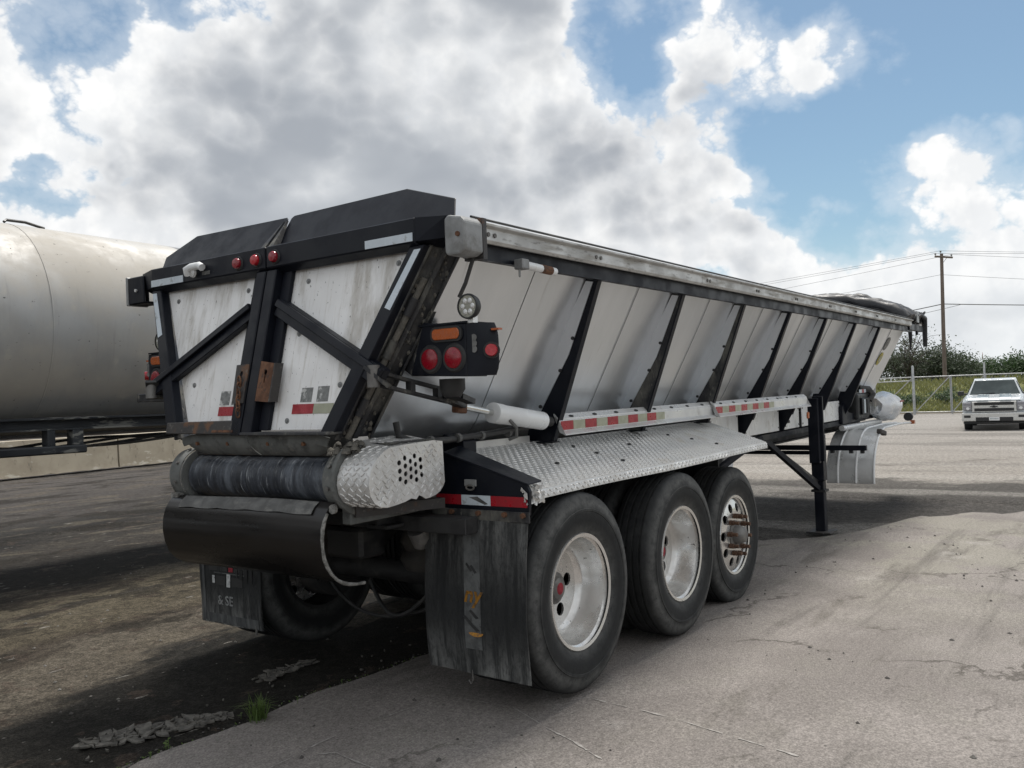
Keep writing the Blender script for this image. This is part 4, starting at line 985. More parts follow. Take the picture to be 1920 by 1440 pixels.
# rear end wedge of the fender with crumpled corner
mb = MB(); mb.loft([[(-.495, -.700, 1.000), (-.495, -.700, 1.285), (-.495, -.775, 1.300), (-.495, -1.275, 1.160), (-.495, -1.30, 1.115), (-.495, -1.290, 1.000)],
                    [(-.475, -.700, 1.000), (-.475, -.700, 1.285), (-.475, -.775, 1.300), (-.475, -1.275, 1.160), (-.475, -1.30, 1.115), (-.475, -1.290, 1.000)]])
hg = mb.build('flap_hanger', M['black'], T)
mb = MB(); mb.loft([[(-.505, -.775, 1.302), (-.36, -.775, 1.325), (-.36, -.775, 1.317), (-.505, -.775, 1.294)], [(-.505, -1.30, 1.152), (-.385, -1.30, 1.158), (-.385, -1.30, 1.15), (-.505, -1.30, 1.144)]])
mb.build('hanger_top', M['black'], hg, bevel=.003)
mb = MB(); mb.px([(-.66, 1.385), (-.80, 1.345), (-.80, 1.28), (-.66, 1.28)], -.36, -.25); mb.build('hanger_block', M['black'], hg, bevel=.003)
for (a, b, mm) in ((-.695, -.88, 'tape_red'), (-.882, -1.065, 'tape_white'), (-1.067, -1.285, 'tape_red')):
    mb = MB(); mb.px([(a, 1.036), (b, 1.036), (b, 1.086), (a, 1.086)], -.4975, -.4955); mb.build('reflective_tape', M[mm], hg)
mb = MB(); mb.px([(-.985, 1.080), (-1.03, 1.04), (-1.05, 1.045), (-.93, 1.075)], -.4985, -.498); mb.build('tape_tear', M['strap'], hg)
mb = MB(); mb.box(-.507, -.4955, -.91, -.985, 1.13, 1.165); mb.build('chain_eye_plate', M['silver_cap'], hg, bevel=.003)
mb = MB(); mb.tube([(-.51, -.95 + .025 * math.cos(R(a)), 1.125 + .012 * math.sin(R(a))) for a in range(0, 361, 30)], .005, 6, caps=False); mb.build('ring', M['hub'], hg, smooth=60)
for y in (-.83, -1.0, -1.16, -1.27):
    mb = MB(); mb.disc((-.515, y, 1.0), .013, 'x', 8, .010); mb.build('bolt', M['rust'], hg)
mb = MB(); mb.box(-.508, -.4955, -.69, -1.30, .962, 1.015); mb.build('clamp_bar', M['black_dirty'], hg, bevel=.003)
r2 = random.Random(11)
def crum(u, v):
    return (-.505 + .16 * u + .022 * mnoise.noise((u * 7, v * 7, 1)), -1.262 - .028 * v - .030 * mnoise.noise((u * 8, v * 8, 4)), 1.135 - .085 * v + .03 * mnoise.noise((u * 8, v * 9, 9)))
mb = MB(); mb.sheet(crum, 16, 12, .003, (0, 1, .2)); mb.build('crumpled_corner', M['plate'], T, smooth=30)
# left hand fender (plain, far side)
mb = MB(); mb.sheet(lambda u, v: (fen(u, v)[0], -fen(u, v)[1], fen(u, v)[2]), 10, 4, .005, (0, 0, -1)); mb.build('fender_deck', M['plate'], T, smooth=40)
mb = MB(); mb.px([(.70, 1.0), (.70, 1.29), (1.28, 1.15), (1.29, 1.0)], -.495, -.475); mb.build('flap_hanger', M['black'], T)

# ---- mud flaps
def flap(sgn, y0, y1, z0, z1, curl):
    def fn(u, v):
        z = z1 - (z1 - z0) * v; y = y0 + (y1 - y0) * u
        y += sgn * -.035 * curl * max(0, (.35 - v) / .35) ** 1.6 * (1 - u)
        x = -.507 - .050 * math.sin(v * 2.6) * (1 - .35 * u) * curl + .010 * mnoise.noise((u * 2.5, v * 3, sgn))
        return (x, y, z - .012 * u * (v if sgn < 0 else 0))
    mb = MB(); mb.sheet(fn, 16, 22, .009, (1, 0, 0)); f = mb.build('mud_flap', M['flap'], T, smooth=60)
    return f, fn
f1, fn1 = flap(-1, -.665, -1.285, .205, .965, 1.0)
def strip(parent, fn, u0, u1, v0, v1, m, name, off=.0022):
    mb = MB(); mb.sheet(lambda u, v: Vector(fn(u0 + (u1 - u0) * u, v0 + (v1 - v0) * v)) + Vector((-off, 0, 0)), 4, 20, .0012, (-1, 0, 0)); return mb.build(name, m, parent, smooth=60)
strip(f1, fn1, .405, .565, .06, .83, M['flap_strip'], 'faded_strip')
def put_text(txt, size, shear, parent, p, m, flip, thick=1.0):
    me = text_mesh(txt, size, shear)
    # text x -> -y (seen from behind), text y -> z
    for v in me.vertices: v.co = Vector((p[0] - abs(v.co.z), p[1] - v.co.x, p[2] + v.co.y))
    return link('lettering', me, m, parent)
q = Vector(fn1(.485, .50)); put_text('ny', .115, .25, f1, (q.x - .0045, q.y, q.z - .02), M['orange'], 1)
q = Vector(fn1(.515, .72)); mb = MB(); mb.px([(q.y + .045 * math.cos(R(a)), q.z + .02 * math.sin(R(a))) for a in range(180, 361, 20)], q.x - .006, q.x - .0045); mb.build('print_mark', M['orange'], f1)
for k, (du, dv, w) in enumerate(((.46, .30, .02), (.505, .31, .02), (.50, .60, .03), (.44, .64, .03), (.50, .68, .035))):
    q = Vector(fn1(du, dv)); mb = MB(); mb.px([(q.y - w, q.z - .018), (q.y + w * .6, q.z + .02), (q.y + w, q.z + .012), (q.y - w * .4, q.z - .024)], q.x - .006, q.x - .0045); mb.build('print_mark', M['grommet'], f1)
mb = MB(); q = Vector(fn1(.44, 1)); mb.tube([q + Vector((0, 0, .02)), q + Vector((0, 0, -.03)), q + Vector((0, .012, -.052)), q + Vector((0, .026, -.035))], .003, 6); mb.build('hook_wire', M['hub'], f1)
f2, fn2 = flap(1, 1.30, .70, .195, 1.0, .3)
q = Vector(fn2(.46, .84)); put_text('& SE', .082, 0, f2, (q.x - .004, q.y + .01, q.z), M['print_white'], 1)
for (u0, u1, v0, v1, m) in ((.36, .58, .505, .52, 'print_white'), (.49, .56, .52, .58, 'print_red'), (.18, .47, .53, .58, 'grommet'), (.58, .76, .53, .58, 'grommet'),
                            (.25, .75, .592, .60, 'flap_strip'), (.46, .52, .60, .70, 'print_white'), (.22, .26, .62, .68, 'print_white'), (.54, .72, .62, .69, 'grommet'), (.28, .44, .62, .69, 'grommet'),
                            (.05, .09, .45, .98, 'flap_pale'), (.10, .95, .92, .99, 'flap_pale')):
    strip(f2, fn2, u0, u1, v0, v1, M[m], 'print_block')
q = Vector(fn2(.9, 1)); mb = MB(); mb.tube([q + Vector((0, 0, .03)), q + Vector((0, 0, -.03))], .007, 6); mb.build('flap_bolt', M['hub'], f2)

# ---- side guard rails with red and cream tape
for (x0, x1, yy, n0) in ((.43, 2.80, -.895, 5), (2.74, 5.22, -.925, 5)):
    prof = [(yy, 1.345), (yy - .045, 1.325), (yy - .047, 1.331), (yy - .006, 1.352), (yy - .006, 1.412), (yy + .03, 1.442), (yy + .035, 1.452), (yy + .030, 1.454), (yy, 1.424)]
    mb = MB(); mb.px(prof, x0, x1); gr = mb.build('guard_rail', M['alu_white'], T, bevel=.0015)
    n = 5; w = .155 if n0 == 5 else .15
    span = 1.42
    for k in range(10):
        a = x0 + .012 + k * span / 10; b = a + span / 10 - .003
        mb = MB(); mb.box(a, b, yy - .0085, yy - .0065, 1.356, 1.410); mb.build('red_tape' if k % 2 == 0 else 'cream_tape', M['tape_red' if k % 2 == 0 else 'tape_cream'], gr)
    k = x0 + .16
    while k < x1 - .08:
        mb = MB(); mb.loft([[(k + .028 * math.cos(R(a)), yy + .0135 + .008 * math.sin(R(a)) - .003, 1.4325 + .0065 * math.sin(R(a)) + .0025) for a in range(0, 360, 36)],
                            [(k + .028 * math.cos(R(a)), yy + .0135 + .008 * math.sin(R(a)) - .004, 1.4325 + .0065 * math.sin(R(a)) + .004) for a in range(0, 360, 36)]]); mb.build('rail_slot', M['grommet'], gr)
        k += .285
mb = MB(); mb.box(5.15, 5.20, -.955, -.935, 1.20, 1.27); mb.build('amber_marker', M['amber'], T, bevel=.008)

# ---- chassis: main beams, cross members, side boxes, tool panels
for sgn in (-1, 1):
    mb = MB(); mb.px([(sgn * .46, .93), (sgn * .60, .93), (sgn * .60, .945), (sgn * .537, .945), (sgn * .537, 1.225), (sgn * .60, 1.225), (sgn * .60, 1.24), (sgn * .46, 1.24), (sgn * .46, 1.225), (sgn * .523, 1.225), (sgn * .523, .945), (sgn * .46, .945)], -.75, 9.0)
    mb.build('main_beam', M['under'], T)
    mb = MB(); mb.bar((3.1, sgn * .66, 1.045), (8.6, sgn * .66, 1.045), .09, .055); mb.build('side_sill', M['black'], T)
    for (a, b) in ((3.08, 3.86), (4.02, 5.02), (5.20, 5.70), (5.80, 6.18), (6.36, 7.36)):
        mb = MB(); mb.box(a, b, sgn * .690, sgn * .682, 1.085, 1.325); sp_ = mb.build('side_panel', M['white_paint'], T, bevel=.003)
        for x in (a + .03, b - .03):
            for z in (1.12, 1.29):
                mb = MB(); mb.lathe([(.0001, -sgn * -.004), (.009, -sgn * -.004), (.009, 0)], (x, sgn * .691, z), 'y', 8); mb.build('bolt', M['hub'], sp_)
    # forward gusset arm
    mb = MB(); mb.py([(7.42, 1.30), (7.60, 1.165), (9.1, 1.07), (9.1, 1.035), (7.30, 1.03), (7.30, 1.25)], sgn * .70, sgn * .74); mb.build('nose_arm', M['black'], T, bevel=.003)
mb = MB()
for k in range(15): mb.box(-.5 + k * .66, -.42 + k * .66, -.52, .52, 1.0, 1.08)
mb.build('cross_members', M['under'], T)
for i, x in enumerate((5.37, 5.43, 5.49)):
    for j in range(4):
        mb = MB(); mb.lathe([(.0001, -.003), (.017, -.003), (.017, 0)], (5.27 + .033 * i + .012 * (j % 2), -.6925, 1.27 - .035 * j), 'y', 8); mb.build('vent_hole', M['grommet'], T)
mb = MB(); mb.box(-.62, -.52, -1.0, 1.0, .905, .985); mb.build('rear_cross_bar', M['under'], T, bevel=.004)
mb = MB(); mb.box(-.60, -.40, -.26, .02, .72, .89); mb.build('valve_box', M['under'], T, bevel=.02)
mb = MB(); mb.tube([(-.54, -.62, .90), (-.52, -.62, .86), (-.52, -.61, .80)], [.06, .06, .03], 10); mb.build('valve', M['hub'], T, smooth=40)
mb = MB(); mb.tube([(.38, .5, .85), (.38, -.45, .85)], .11, 20); mb.build('air_tank', M['under'], T, smooth=50)
mb = MB(); mb.tube([(-.10 - .10 * math.sin(math.pi * k / 14), .55 - 1.05 * k / 14, .46 - .16 * math.sin(math.pi * k / 14) ** .8) for k in range(15)], .011, 8); mb.build('brake_hose', M['under'], T, smooth=60)
mb = MB(); mb.tube([(-.18 - .06 * math.sin(math.pi * k / 14), .10 - .5 * k / 14, .50 - .17 * math.sin(math.pi * k / 14)) for k in range(15)], .012, 8); mb.build('brake_hose', M['under'], T, smooth=60)
# hopper inner floor and front/rear bulkheads so nothing is hollow from the side
mb = MB(); mb.px([(-.40, 1.245), (.40, 1.245), (.40, 1.255), (-.40, 1.255)], -.85, 9.1); mb.build('hopper_floor', M['under'], T)
mb = MB(); mb.loft([[(9.19, -1.12, 2.28), (9.19, 1.12, 2.28), (9.32, .45, 1.24), (9.32, -.45, 1.24)], [(9.20, -1.12, 2.28), (9.20, 1.12, 2.28), (9.33, .45, 1.24), (9.33, -.45, 1.24)]]); mb.build('front_bulkhead', M['alu'], T)

# ---- axles and wheels
def tyre_mesh():
    w = .138
    p = [(.292, -.105), (.318, -.122), (.36, -.137), (.405, -.142), (.418, -.1415), (.420, -.1445), (.432, -.1445), (.434, -.140), (.455, -.136), (.485, -.128), (.505, -.118), (.516, -.106)]
    gr = []
    for gy in (-.070, -.024, .024, .070):
        gr += [(.5215, gy - .009), (.505, gy - .006), (.505, gy + .006), (.5215, gy + .009)]
    p = p + gr + [(r, -y) for r, y in reversed(p)]
    mb = MB(); mb.lathe(p, (0, 0, 0), 'y', 72); return mb
def rim_outer():   # deep dish, seen from -y; disc lies deep inside
    p = [(.285, -.118), (.303, -.122), (.306, -.114), (.296, -.098), (.280, -.090), (.272, -.060), (.262, -.015), (.252, .030), (.240, .050), (.214, .064)]
    mb = MB(); mb.lathe(p, (0, 0, 0), 'y', 56); return mb
def wheel_disc(y, bulge, rout, n=10, hr=.030, hc=.178):
    holes = [circle(hc * math.cos(2 * math.pi * (k + .5) / n), hc * math.sin(2 * math.pi * (k + .5) / n), hr * .86, 14, hr * .86) for k in range(n)]
    def to3(a, b, t):
        r = math.hypot(a, b); yy = y + (bulge * (1 - min(1, max(0, (r - .12) / (rout - .12))) ** 1.5))
        return (a, yy + t, b)
    return holed_plate(circle(0, 0, rout, 48), holes, to3, .012)
tm = rim = None
def make_wheel(sgn, kind, loc):
    """one wheel: rim > tyre, hub, nuts. Built once per kind for the right side; the left is turned round"""
    w = proto.get(kind)
    if w is None:
        mb = rim_outer() if kind == 'dish' else MB()
        if kind == 'dish':
            r_ = mb.build('wheel', M['rim'], T, smooth=40)
            link('wheel_disc', wheel_disc(.060, .004, .220, 5, .042, .142), M['rim'], r_, smooth=40)
        else:
            mb.lathe([(.285, -.118), (.303, -.122), (.306, -.114), (.294, -.100), (.284, -.092), (.276, -.088)], (0, 0, 0), 'y', 56)
            r_ = mb.build('wheel', M['rim'], T, smooth=40)
            link('wheel_disc', wheel_disc(-.092, -.030, .280, 10, .041, .212), M['rim'], r_, smooth=40)
        tyre_mesh().build('tyre', M['rubber'], r_, smooth=40)
        mb = MB(); mb.lathe([(.285, .118), (.303, .122), (.296, .10), (.289, .075), (.2885, .0), (.2885, -.086)], (0, 0, 0), 'y', 40); mb.build('rim_back', M['under'], r_, smooth=40)
        mb = MB()
        if kind == 'dish':
            mb.lathe([(.0001, .018), (.045, .018), (.058, .024), (.064, .04), (.085, .045), (.085, .07)], (0, 0, 0), 'y', 24); h = mb.build('hub', M['hub'], r_, smooth=40)
            mb = MB(); mb.lathe([(.0001, .012), (.024, .013), (.032, .0175)], (0, 0, 0), 'y', 18); mb.build('hub_window', M['print_red'], r_, smooth=40)
        else:
            mb.lathe([(.0001, -.205), (.040, -.205), (.055, -.195), (.070, -.16), (.074, -.125), (.11, -.12)], (0, 0, 0), 'y', 24); h = mb.build('hub', M['hub'], r_, smooth=40)
            for k in range(10):
                a = 2 * math.pi * k / 10 + .2; c = (.148 * math.cos(a), 0, .148 * math.sin(a))
                mb = MB(); mb.tube([(c[0], -.12, c[2]), (c[0], -.155, c[2]), (c[0], -.158, c[2]), (c[0], -.190, c[2]), (c[0], -.194, c[2])], [.020, .019, .013, .015, .011], 8); mb.build('rusty_stud', M['rust_stud'], r_, smooth=40)
        proto[kind] = w = r_
    else:
        ch = list(w.children); w = again(w, T)
        for c in ch: again(c, w)
    w.location = loc; w.rotation_euler = (0, R(28) if kind == 'dish' and loc[0] < .5 else rnd.uniform(0, 6.28), 0 if sgn < 0 else math.pi)
    return w
proto = {}
AX = [(0.0, .532), (1.2642, .512), (2.528, .427)]
for i, (x, z) in enumerate(AX):
    mb = MB(); mb.tube([(x, -1.0, z), (x, 1.0, z)], .068, 16); ax = mb.build('axle', M['under'], T, smooth=50)
    for sgn in (-1, 1):
        mb = MB(); mb.lathe([(.0001, -.10), (.205, -.10), (.21, .06), (.0001, .06)], (x, sgn * .66, z), 'y', 28); mb.build('brake_drum', M['under'], ax, smooth=40)
        mb = MB(); mb.bar((x, sgn * .45, z - .02), (x + .62, sgn * .45, .86), .09, .10); mb.build('trailing_arm', M['under'], ax, bevel=.01)
        mb = MB(); mb.lathe([(.0001, 0), (.13, 0), (.16, .06), (.13, .11), (.16, .16), (.13, .23), (.0001, .23)], (x - .28, sgn * .46, .64), 'z', 20); mb.build('air_spring', M['airbag'], ax, smooth=60)
        mb = MB(); mb.box(x + .52, x + .72, sgn * .40, sgn * .56, .70, .93); mb.build('hanger_bracket', M['under'], ax, bevel=.005)
        outer = 1.142 if i < 2 else None
        if i < 2 or sgn > 0: make_wheel(sgn, 'dish', (x, sgn * 1.153, z))
        make_wheel(sgn, 'flat', (x, sgn * (.835 if i < 2 else (1.02 if sgn < 0 else .835)), z))
# brace rods in front of the wheels and clearance plate
mb = MB(); mb.bar((3.0, -.72, .80), (3.72, -.95, 1.10), .045, .045); mb.bar((3.0, .72, .80), (3.72, .95, 1.10), .045, .045); mb.build('fender_brace', M['black'], T)
mb = MB(); mb.box(2.95, 3.25, -.66, -.50, .68, .93); mb.build('hanger_bracket', M['under'], T, bevel=.006)
mb = MB(); mb.px([(-.60, .74), (-.85, .80), (-.85, 1.05), (-.60, 1.05)], 2.95, 2.97); mb.build('bracket_plate', M['under'], T)
mb = MB(); mb.box(3.65, 3.95, -.62, -.22, .86, 1.02); mb.build('grey_step_box', M['silver_cap'], T, bevel=.01)
mb = MB(); mb.bar((2.9, -1.18, 1.07), (2.9, .0, 1.07), .05, .06); mb.build('fender_support', M['black'], T)

# ---- landing gear
LX = 5.72
for sgn in (-1, 1):
    y = sgn * .88
    mb = MB(); mb.box(LX - .065, LX + .065, y - .065, y + .065, .50, 1.00); mb.box(LX - .052, LX + .052, y - .052, y + .052, -.045, .50)
    lg = mb.build('landing_leg', M['black'], T, bevel=.006)
    mb = MB(); mb.box(LX - .14, LX + .14, y - .13, y + .13, -.062, -.045); mb.build('foot', M['rust_dark'], lg, bevel=.004)
    mb = MB(); mb.box(LX - .075, LX + .075, y - .075, y + .075, .38, .405); mb.build('leg_collar', M['black_dirty'], lg)
    mb = MB(); mb.box(LX - .10, LX - .066, y - .09 if sgn < 0 else y - .02, y + .02 if sgn < 0 else y + .09, .72, 1.42); mb.build('leg_mount', M['black'], lg, bevel=.006)
    mb = MB(); mb.box(LX - .16, LX - .101, y - .055, y + .055, .70, 1.40); mb.build('leg_bracket', M['black'], lg, bevel=.006)
    mb = MB(); mb.bar((4.62, sgn * .66, 1.02), (LX - .06, y, .42), .05, .05); mb.build('leg_brace', M['black'], lg)
    mb = MB(); mb.bar((4.62, sgn * .62, 1.04), (LX - .06, y * .98, .49), .04, .04); mb.build('leg_brace', M['black_dirty'], lg)
mb = MB(); mb.tube([(LX + .02, -.82, .80), (LX + .02, .82, .80)], .022, 8); mb.build('cross_shaft', M['black'], T)
mb = MB(); mb.bar((6.92, -1.10, .765), (6.92, 1.10, .765), .05, .06); mb.build('fender_bar', M['black'], T)

# ---- front tandem fender sheets (over where the tractor's wheels go)
for sgn in (-1, 1):
    prof = []
    for k in range(11):
        a = R(8 + 82 * k / 10); prof.append((7.70 - .72 * math.cos(a) + .0, .36 + .60 * math.sin(a)))
    prof = [(6.985, .33)] + prof + [(8.5, .965), (9.35, .94)]
    def ff(u, v, sgn=sgn):
        k = v * (len(prof) - 1); i = min(int(k), len(prof) - 2); f = k - i
        return (prof[i][0] + (prof[i + 1][0] - prof[i][0]) * f, sgn * (.60 + .56 * u), prof[i][1] + (prof[i + 1][1] - prof[i][1]) * f)
    mb = MB(); mb.sheet(ff, 6, 26, .004, (.7, 0, -.7)); fe = mb.build('front_fender', M['alu_white'], T, smooth=50)
    for u in (.24, .62, .985):
        mb = MB(); mb.tube([Vector(ff(u, v / 40)) + Vector((-.004, 0, .004)) for v in range(41)], .014, 8); mb.build('fender_rib', M['white_paint'], fe, smooth=60)
    mb = MB(); mb.tube([(7.2, sgn * .75, .985), (9.0, sgn * .80, .985)], .035, 10); mb.build('fender_tube', M['alu_white'], fe, smooth=60)
    mb = MB(); mb.lathe([(.0001, -.03), (.06, -.03), (.06, .03), (.0001, .03)], (9.30, sgn * 1.12, 1.03), 'x', 14); mb.build('marker_holder', M['black_trim'], fe)
    mb = MB(); mb.box(9.26, 9.34, sgn * 1.15, sgn * 1.20, .93, .98); mb.build('amber_marker', M['amber'], fe)
    mb = MB(); mb.bar((7.35, sgn * 1.15, .94), (7.55, sgn * 1.17, .90), .06, .06); mb.build('clamp', M['rust_dark'], fe, bevel=.01)
for y in (-.70, -.92, -1.05):
    mb = MB(); mb.box(6.90, 6.95, y - .02, y + .02, .70, .735); mb.build('fender_bolt', M['grommet'], T)

# ---- wrapped engine pack and black machinery under the nose
mb = MB(); mb.box(7.85, 8.45, -.80, .30, 1.06, 1.40); eg = mb.build('engine_pack', M['black_trim'], T, bevel=.03, seg=2)
mb = MB(); mb.box(7.95, 8.35, -.83, -.805, 1.12, 1.34); mb.build('side_cover', M['black'], eg, bevel=.01)
for x in (8.02, 8.18): 
    mb = MB(); mb.box(x, x + .07, -.838, -.831, 1.14, 1.32); mb.build('cover_label', M['tape_white'] if x < 8.1 else M['under'], eg)
mb = MB(); mb.tube([(8.42, -.80, 1.30), (8.46, -.84, 1.38), (8.42, -.80, 1.44), (8.3, -.7, 1.46)], .05, 10); mb.build('intake_hose', M['hose'], eg, smooth=60)
for (a, b, m) in ((7.98, 8.12, 'tape_white'), (8.12, 8.22, 'tape_red'), (8.22, 8.34, 'tape_white')):
    mb = MB(); mb.box(a, b, -.79, -.785, 1.405, 1.45); mb.build('reflective_tape', M[m], eg)
def bag(u, v):
    a = 2 * math.pi * u; t = v; r = math.sin(math.pi * min(1, max(0, .10 + .82 * t))) ** .55
    x = 8.62 + 1.30 * t; k = 1 + .16 * mnoise.noise((math.cos(a) * 1.6, math.sin(a) * 1.6, t * 5)) + .06 * mnoise.noise((math.cos(a) * 5, math.sin(a) * 5, t * 14))
    return (x, -.82 + .20 * r * k * math.cos(a), 1.205 - .03 * t + .20 * r * k * math.sin(a))
mb = MB(); mb.grid(bag, 40, 30); mb.build('plastic_wrap', M['bag'], T, smooth=180)
mb = MB(); mb.box(9.3, 9.5, -1.03, -1.022, 1.24, 1.262); mb.build('red_tab', M['tape_red'], T)

# ---- rolled tarp and bows gathered at the nose
r2 = random.Random(4)
for k in range(7):
    x = 9.02 + k * .15; mb = MB(); h = .33 + .06 * r2.random()
    path = []
    for j in range(25):
        t = j / 24; y = -1.22 + 2.44 * t
        path.append((x + .05 * math.sin(t * 9 + k) + r2.uniform(-.01, .01), y, 2.40 + h * (1 - (2 * t - 1) ** 2) ** .8 + r2.uniform(-.012, .012)))
    mb.tube(path, [.060 + .038 * abs(math.sin(j * .9 + k)) for j in range(25)], 9); mb.build('tarp_fold', M['tarp'], T, smooth=60)
def tp(u, v):
    t = u; y = -1.24 + 2.48 * t; x = 8.95 + 1.10 * v
    return (x, y, 2.375 + .30 * (1 - (2 * t - 1) ** 2) ** .8 * (1 - .25 * v) + .035 * mnoise.noise((u * 5, v * 9, 2)) - .18 * max(0, v - .85))
mb = MB(); mb.grid(tp, 30, 16); mb.build('tarp_sheet', M['tarp'], T, smooth=60)
for sgn in (-1, 1):
    mb = MB(); mb.box(9.0, 9.95, sgn * 1.19, sgn * 1.245, 2.24, 2.33); mb.build('nose_bracket', M['black'], T, bevel=.005)
    mb = MB(); mb.box(9.45, 9.60, sgn * 1.246, sgn * 1.262, 2.36, 2.52); mb.build('bow_clamp', M['galv'], T)
    mb = MB(); mb.tube([(9.75, sgn * 1.23, 2.50), (9.98, sgn * 1.26, 2.44), (10.06, sgn * 1.25, 2.25), (10.10, sgn * 1.24, 2.03)], [.03, .045, .035, .03], 8); mb.build('tarp_strap', M['tarp'], T, smooth=60)
    mb = MB(); mb.tube([(9.35, sgn * 1.18, 2.26), (9.42, sgn * 1.17, 2.13), (9.48, sgn * 1.15, 1.98)], [.03, .025, .008], 8); mb.build('tarp_strap', M['tarp'], T, smooth=60)
    mb = MB(); mb.box(9.62, 9.68, sgn * 1.20, sgn * 1.23, 2.19, 2.24); mb.build('bracket_lug', M['black'], T)
mb = MB()
for k in range(46):
    x, y = 9.6 + r2.uniform(0, .42), -1.22 + r2.uniform(0, .35)
    a, b, c = [Vector((r2.uniform(-.15, .15), r2.uniform(-.12, .12), r2.uniform(-.12, .10))) for _ in range(3)]; p = Vector((x + .12, y, 2.44))
    mb.add([p + a, p + b, p + c, p + a + Vector((.01, .01, .02))], [(0, 1, 2), (0, 1, 3), (1, 2, 3)])
mb.build('tarp_end', M['tarp'], T)
# crank handle socket on the side, decals at the nose
mb = MB(); mb.tube([(-.40, -1.262, 2.215), (-.13, -1.262, 2.206)], .021, 10); ck = mb.build('crank_socket', M['white_paint'], T, smooth=50)
mb = MB(); mb.tube([(-.26, -1.263, 2.2104), (-.17, -1.263, 2.2073)], .0222, 10); mb.build('rusty_band', M['rust'], ck, smooth=50)
mb = MB(); mb.box(-.46, -.40, -1.29, -1.235, 2.19, 2.24); mb.bar((-.45, -1.262, 2.20), (-.45, -1.262, 2.15), .012, .012); mb.build('socket_bracket', M['silver_cap'], ck, bevel=.005)
for (x, z, m) in ((8.57, 2.047, 'decal_oval'), (8.60, 1.851, 'decal_yellow')):
    def dp(u, v, x=x, z=z): 
        zz = z + .085 * v; return (x + .10 * u, -sheet_y(zz) - .014, zz)
    mb = MB(); mb.loft([[dp(math.cos(R(a)), math.sin(R(a))) for a in range(0, 360, 20)], [Vector(dp(math.cos(R(a)), math.sin(R(a)))) + Vector((0, -.002, 0)) for a in range(0, 360, 20)]]); mb.build('oval_decal', M[m], T)
mb = MB(); mb.loft([[(8.60 + .05 * math.cos(R(a)), -sheet_y(1.851 + .045 * math.sin(R(a))) - .018, 1.851 + .045 * math.sin(R(a))) for a in range(0, 360, 30)], [(8.60 + .05 * math.cos(R(a)), -sheet_y(1.851 + .045 * math.sin(R(a))) - .019, 1.851 + .045 * math.sin(R(a))) for a in range(0, 360, 30)]]); mb.build('decal_centre', M['tape_cream'], T)

# ------------------------------------------------------------------ tank trailer on the left
K = tag(empty('tank_trailer', (0, 5.1, 0)), 'dusty stainless steel tank trailer with black frame, left of the belt trailer', 'trailer')
RT, ZT = 1.03, 2.36
def ring(x, r, n=56): return [(x, r * math.cos(2 * math.pi * k / n), ZT + r * math.sin(2 * math.pi * k / n)) for k in range(n)]
for a, b in ((-9.0, -6.3), (-6.296, -3.4), (-3.396, -.03), (-.026, 1.62)):
    mb = MB(); mb.loft([ring(a + (b - a) * k / 6, RT) for k in range(7)], True, False); mb.build('tank_shell', M['tank'], K, smooth=60)
for x in (-6.298, -3.398, -.028):
    mb = MB(); mb.loft([ring(x - .006, RT + .002), ring(x - .004, RT + .004), ring(x + .004, RT + .004), ring(x + .006, RT + .002)], True, False); mb.build('weld_band', M['tank'], K, smooth=60)
mb = MB(); mb.loft([ring(1.62, RT), ring(1.70, RT - .002), ring(3.2, RT - .05), ring(3.5, .86), ring(3.65, .5), ring(3.68, .05)]); mb.build('front_head', M['tank_head'], K, smooth=50)
mb = MB(); mb.loft([ring(-9.0, RT), ring(-9.2, .86), ring(-9.3, .4), ring(-9.32, .02)]); mb.build('rear_head', M['tank'], K, smooth=50)
for sgn in (-1, 1):
    mb = MB(); mb.px([(sgn * .80, 1.415), (sgn * .93, 1.415), (sgn * .93, 1.43), (sgn * .87, 1.435), (sgn * .87, 1.505), (sgn * .95, 1.51), (sgn * .95, 1.525), (sgn * .80, 1.525)], -9, 3.2); mb.build('frame_rail', M['tank_frame'], K)
    mb = MB(); mb.box(-9, 3.0, sgn * .72, sgn * .795, 1.44, 1.53); mb.build('saddle', M['tank_frame'], K)
    for x in (2.9,):
        mb = MB(); mb.box(x - .06, x + .06, sgn * .80 - .06, sgn * .80 + .06, 0, 1.415); mb.box(x - .13, x + .13, sgn * .80 - .13, sgn * .80 + .13, 0, .03); mb.build('landing_leg', M['tank_frame'], K)
for x, w in ((-.02, .035), (.22, .05), (-.75, .035)):
    mb = MB(); mb.box(x - w, x + w, -.93, -.82, 1.275, 1.414); mb.build('hanger', M['tank_frame'], K, bevel=.004)
mb = MB(); mb.box(-1.2, .29, -.96, -.80, 1.20, 1.274); mb.build('step_beam', M['tank_frame'], K, bevel=.012)
mb = MB(); mb.loft([[(-.6, -.3, 1.40), (1.6, -.3, 1.40), (1.9, -.3, 1.36), (-.6, -.3, 1.34)], [(-.6, .5, 1.40), (1.6, .5, 1.40), (1.9, .5, 1.36), (-.6, .5, 1.34)]]); mb.build('belly_tray', M['tank_head'], K)
for k in range(4):
    mb = MB(); r2 = random.Random(k); path = []
    for j in range(22):
        t = j / 21; path.append((-.9 + 3.1 * t, -.78 + .03 * k, 1.265 + .10 * t + (.010 + .009 * k) * math.sin(t * 9 + k * 1.3) - .05 * math.sin(math.pi * t) + .010 * k))
    mb.tube(path, .014, 6); mb.build('air_line', M['hose'], K, smooth=60)
mb = MB(); mb.tube([(-.03, -.15, ZT + RT + .005), (.0, -.13, ZT + RT + .03), (.18, -.12, ZT + RT + .035), (.36, -.12, ZT + RT)], .014, 6); mb.build('top_hose', M['hose'], K, smooth=60)
mb = MB(); mb.tube([(1.70, -.55, 1.22), (2.05, -.50, .92)], .022, 8); mb.build('support_rod', M['galv'], K)
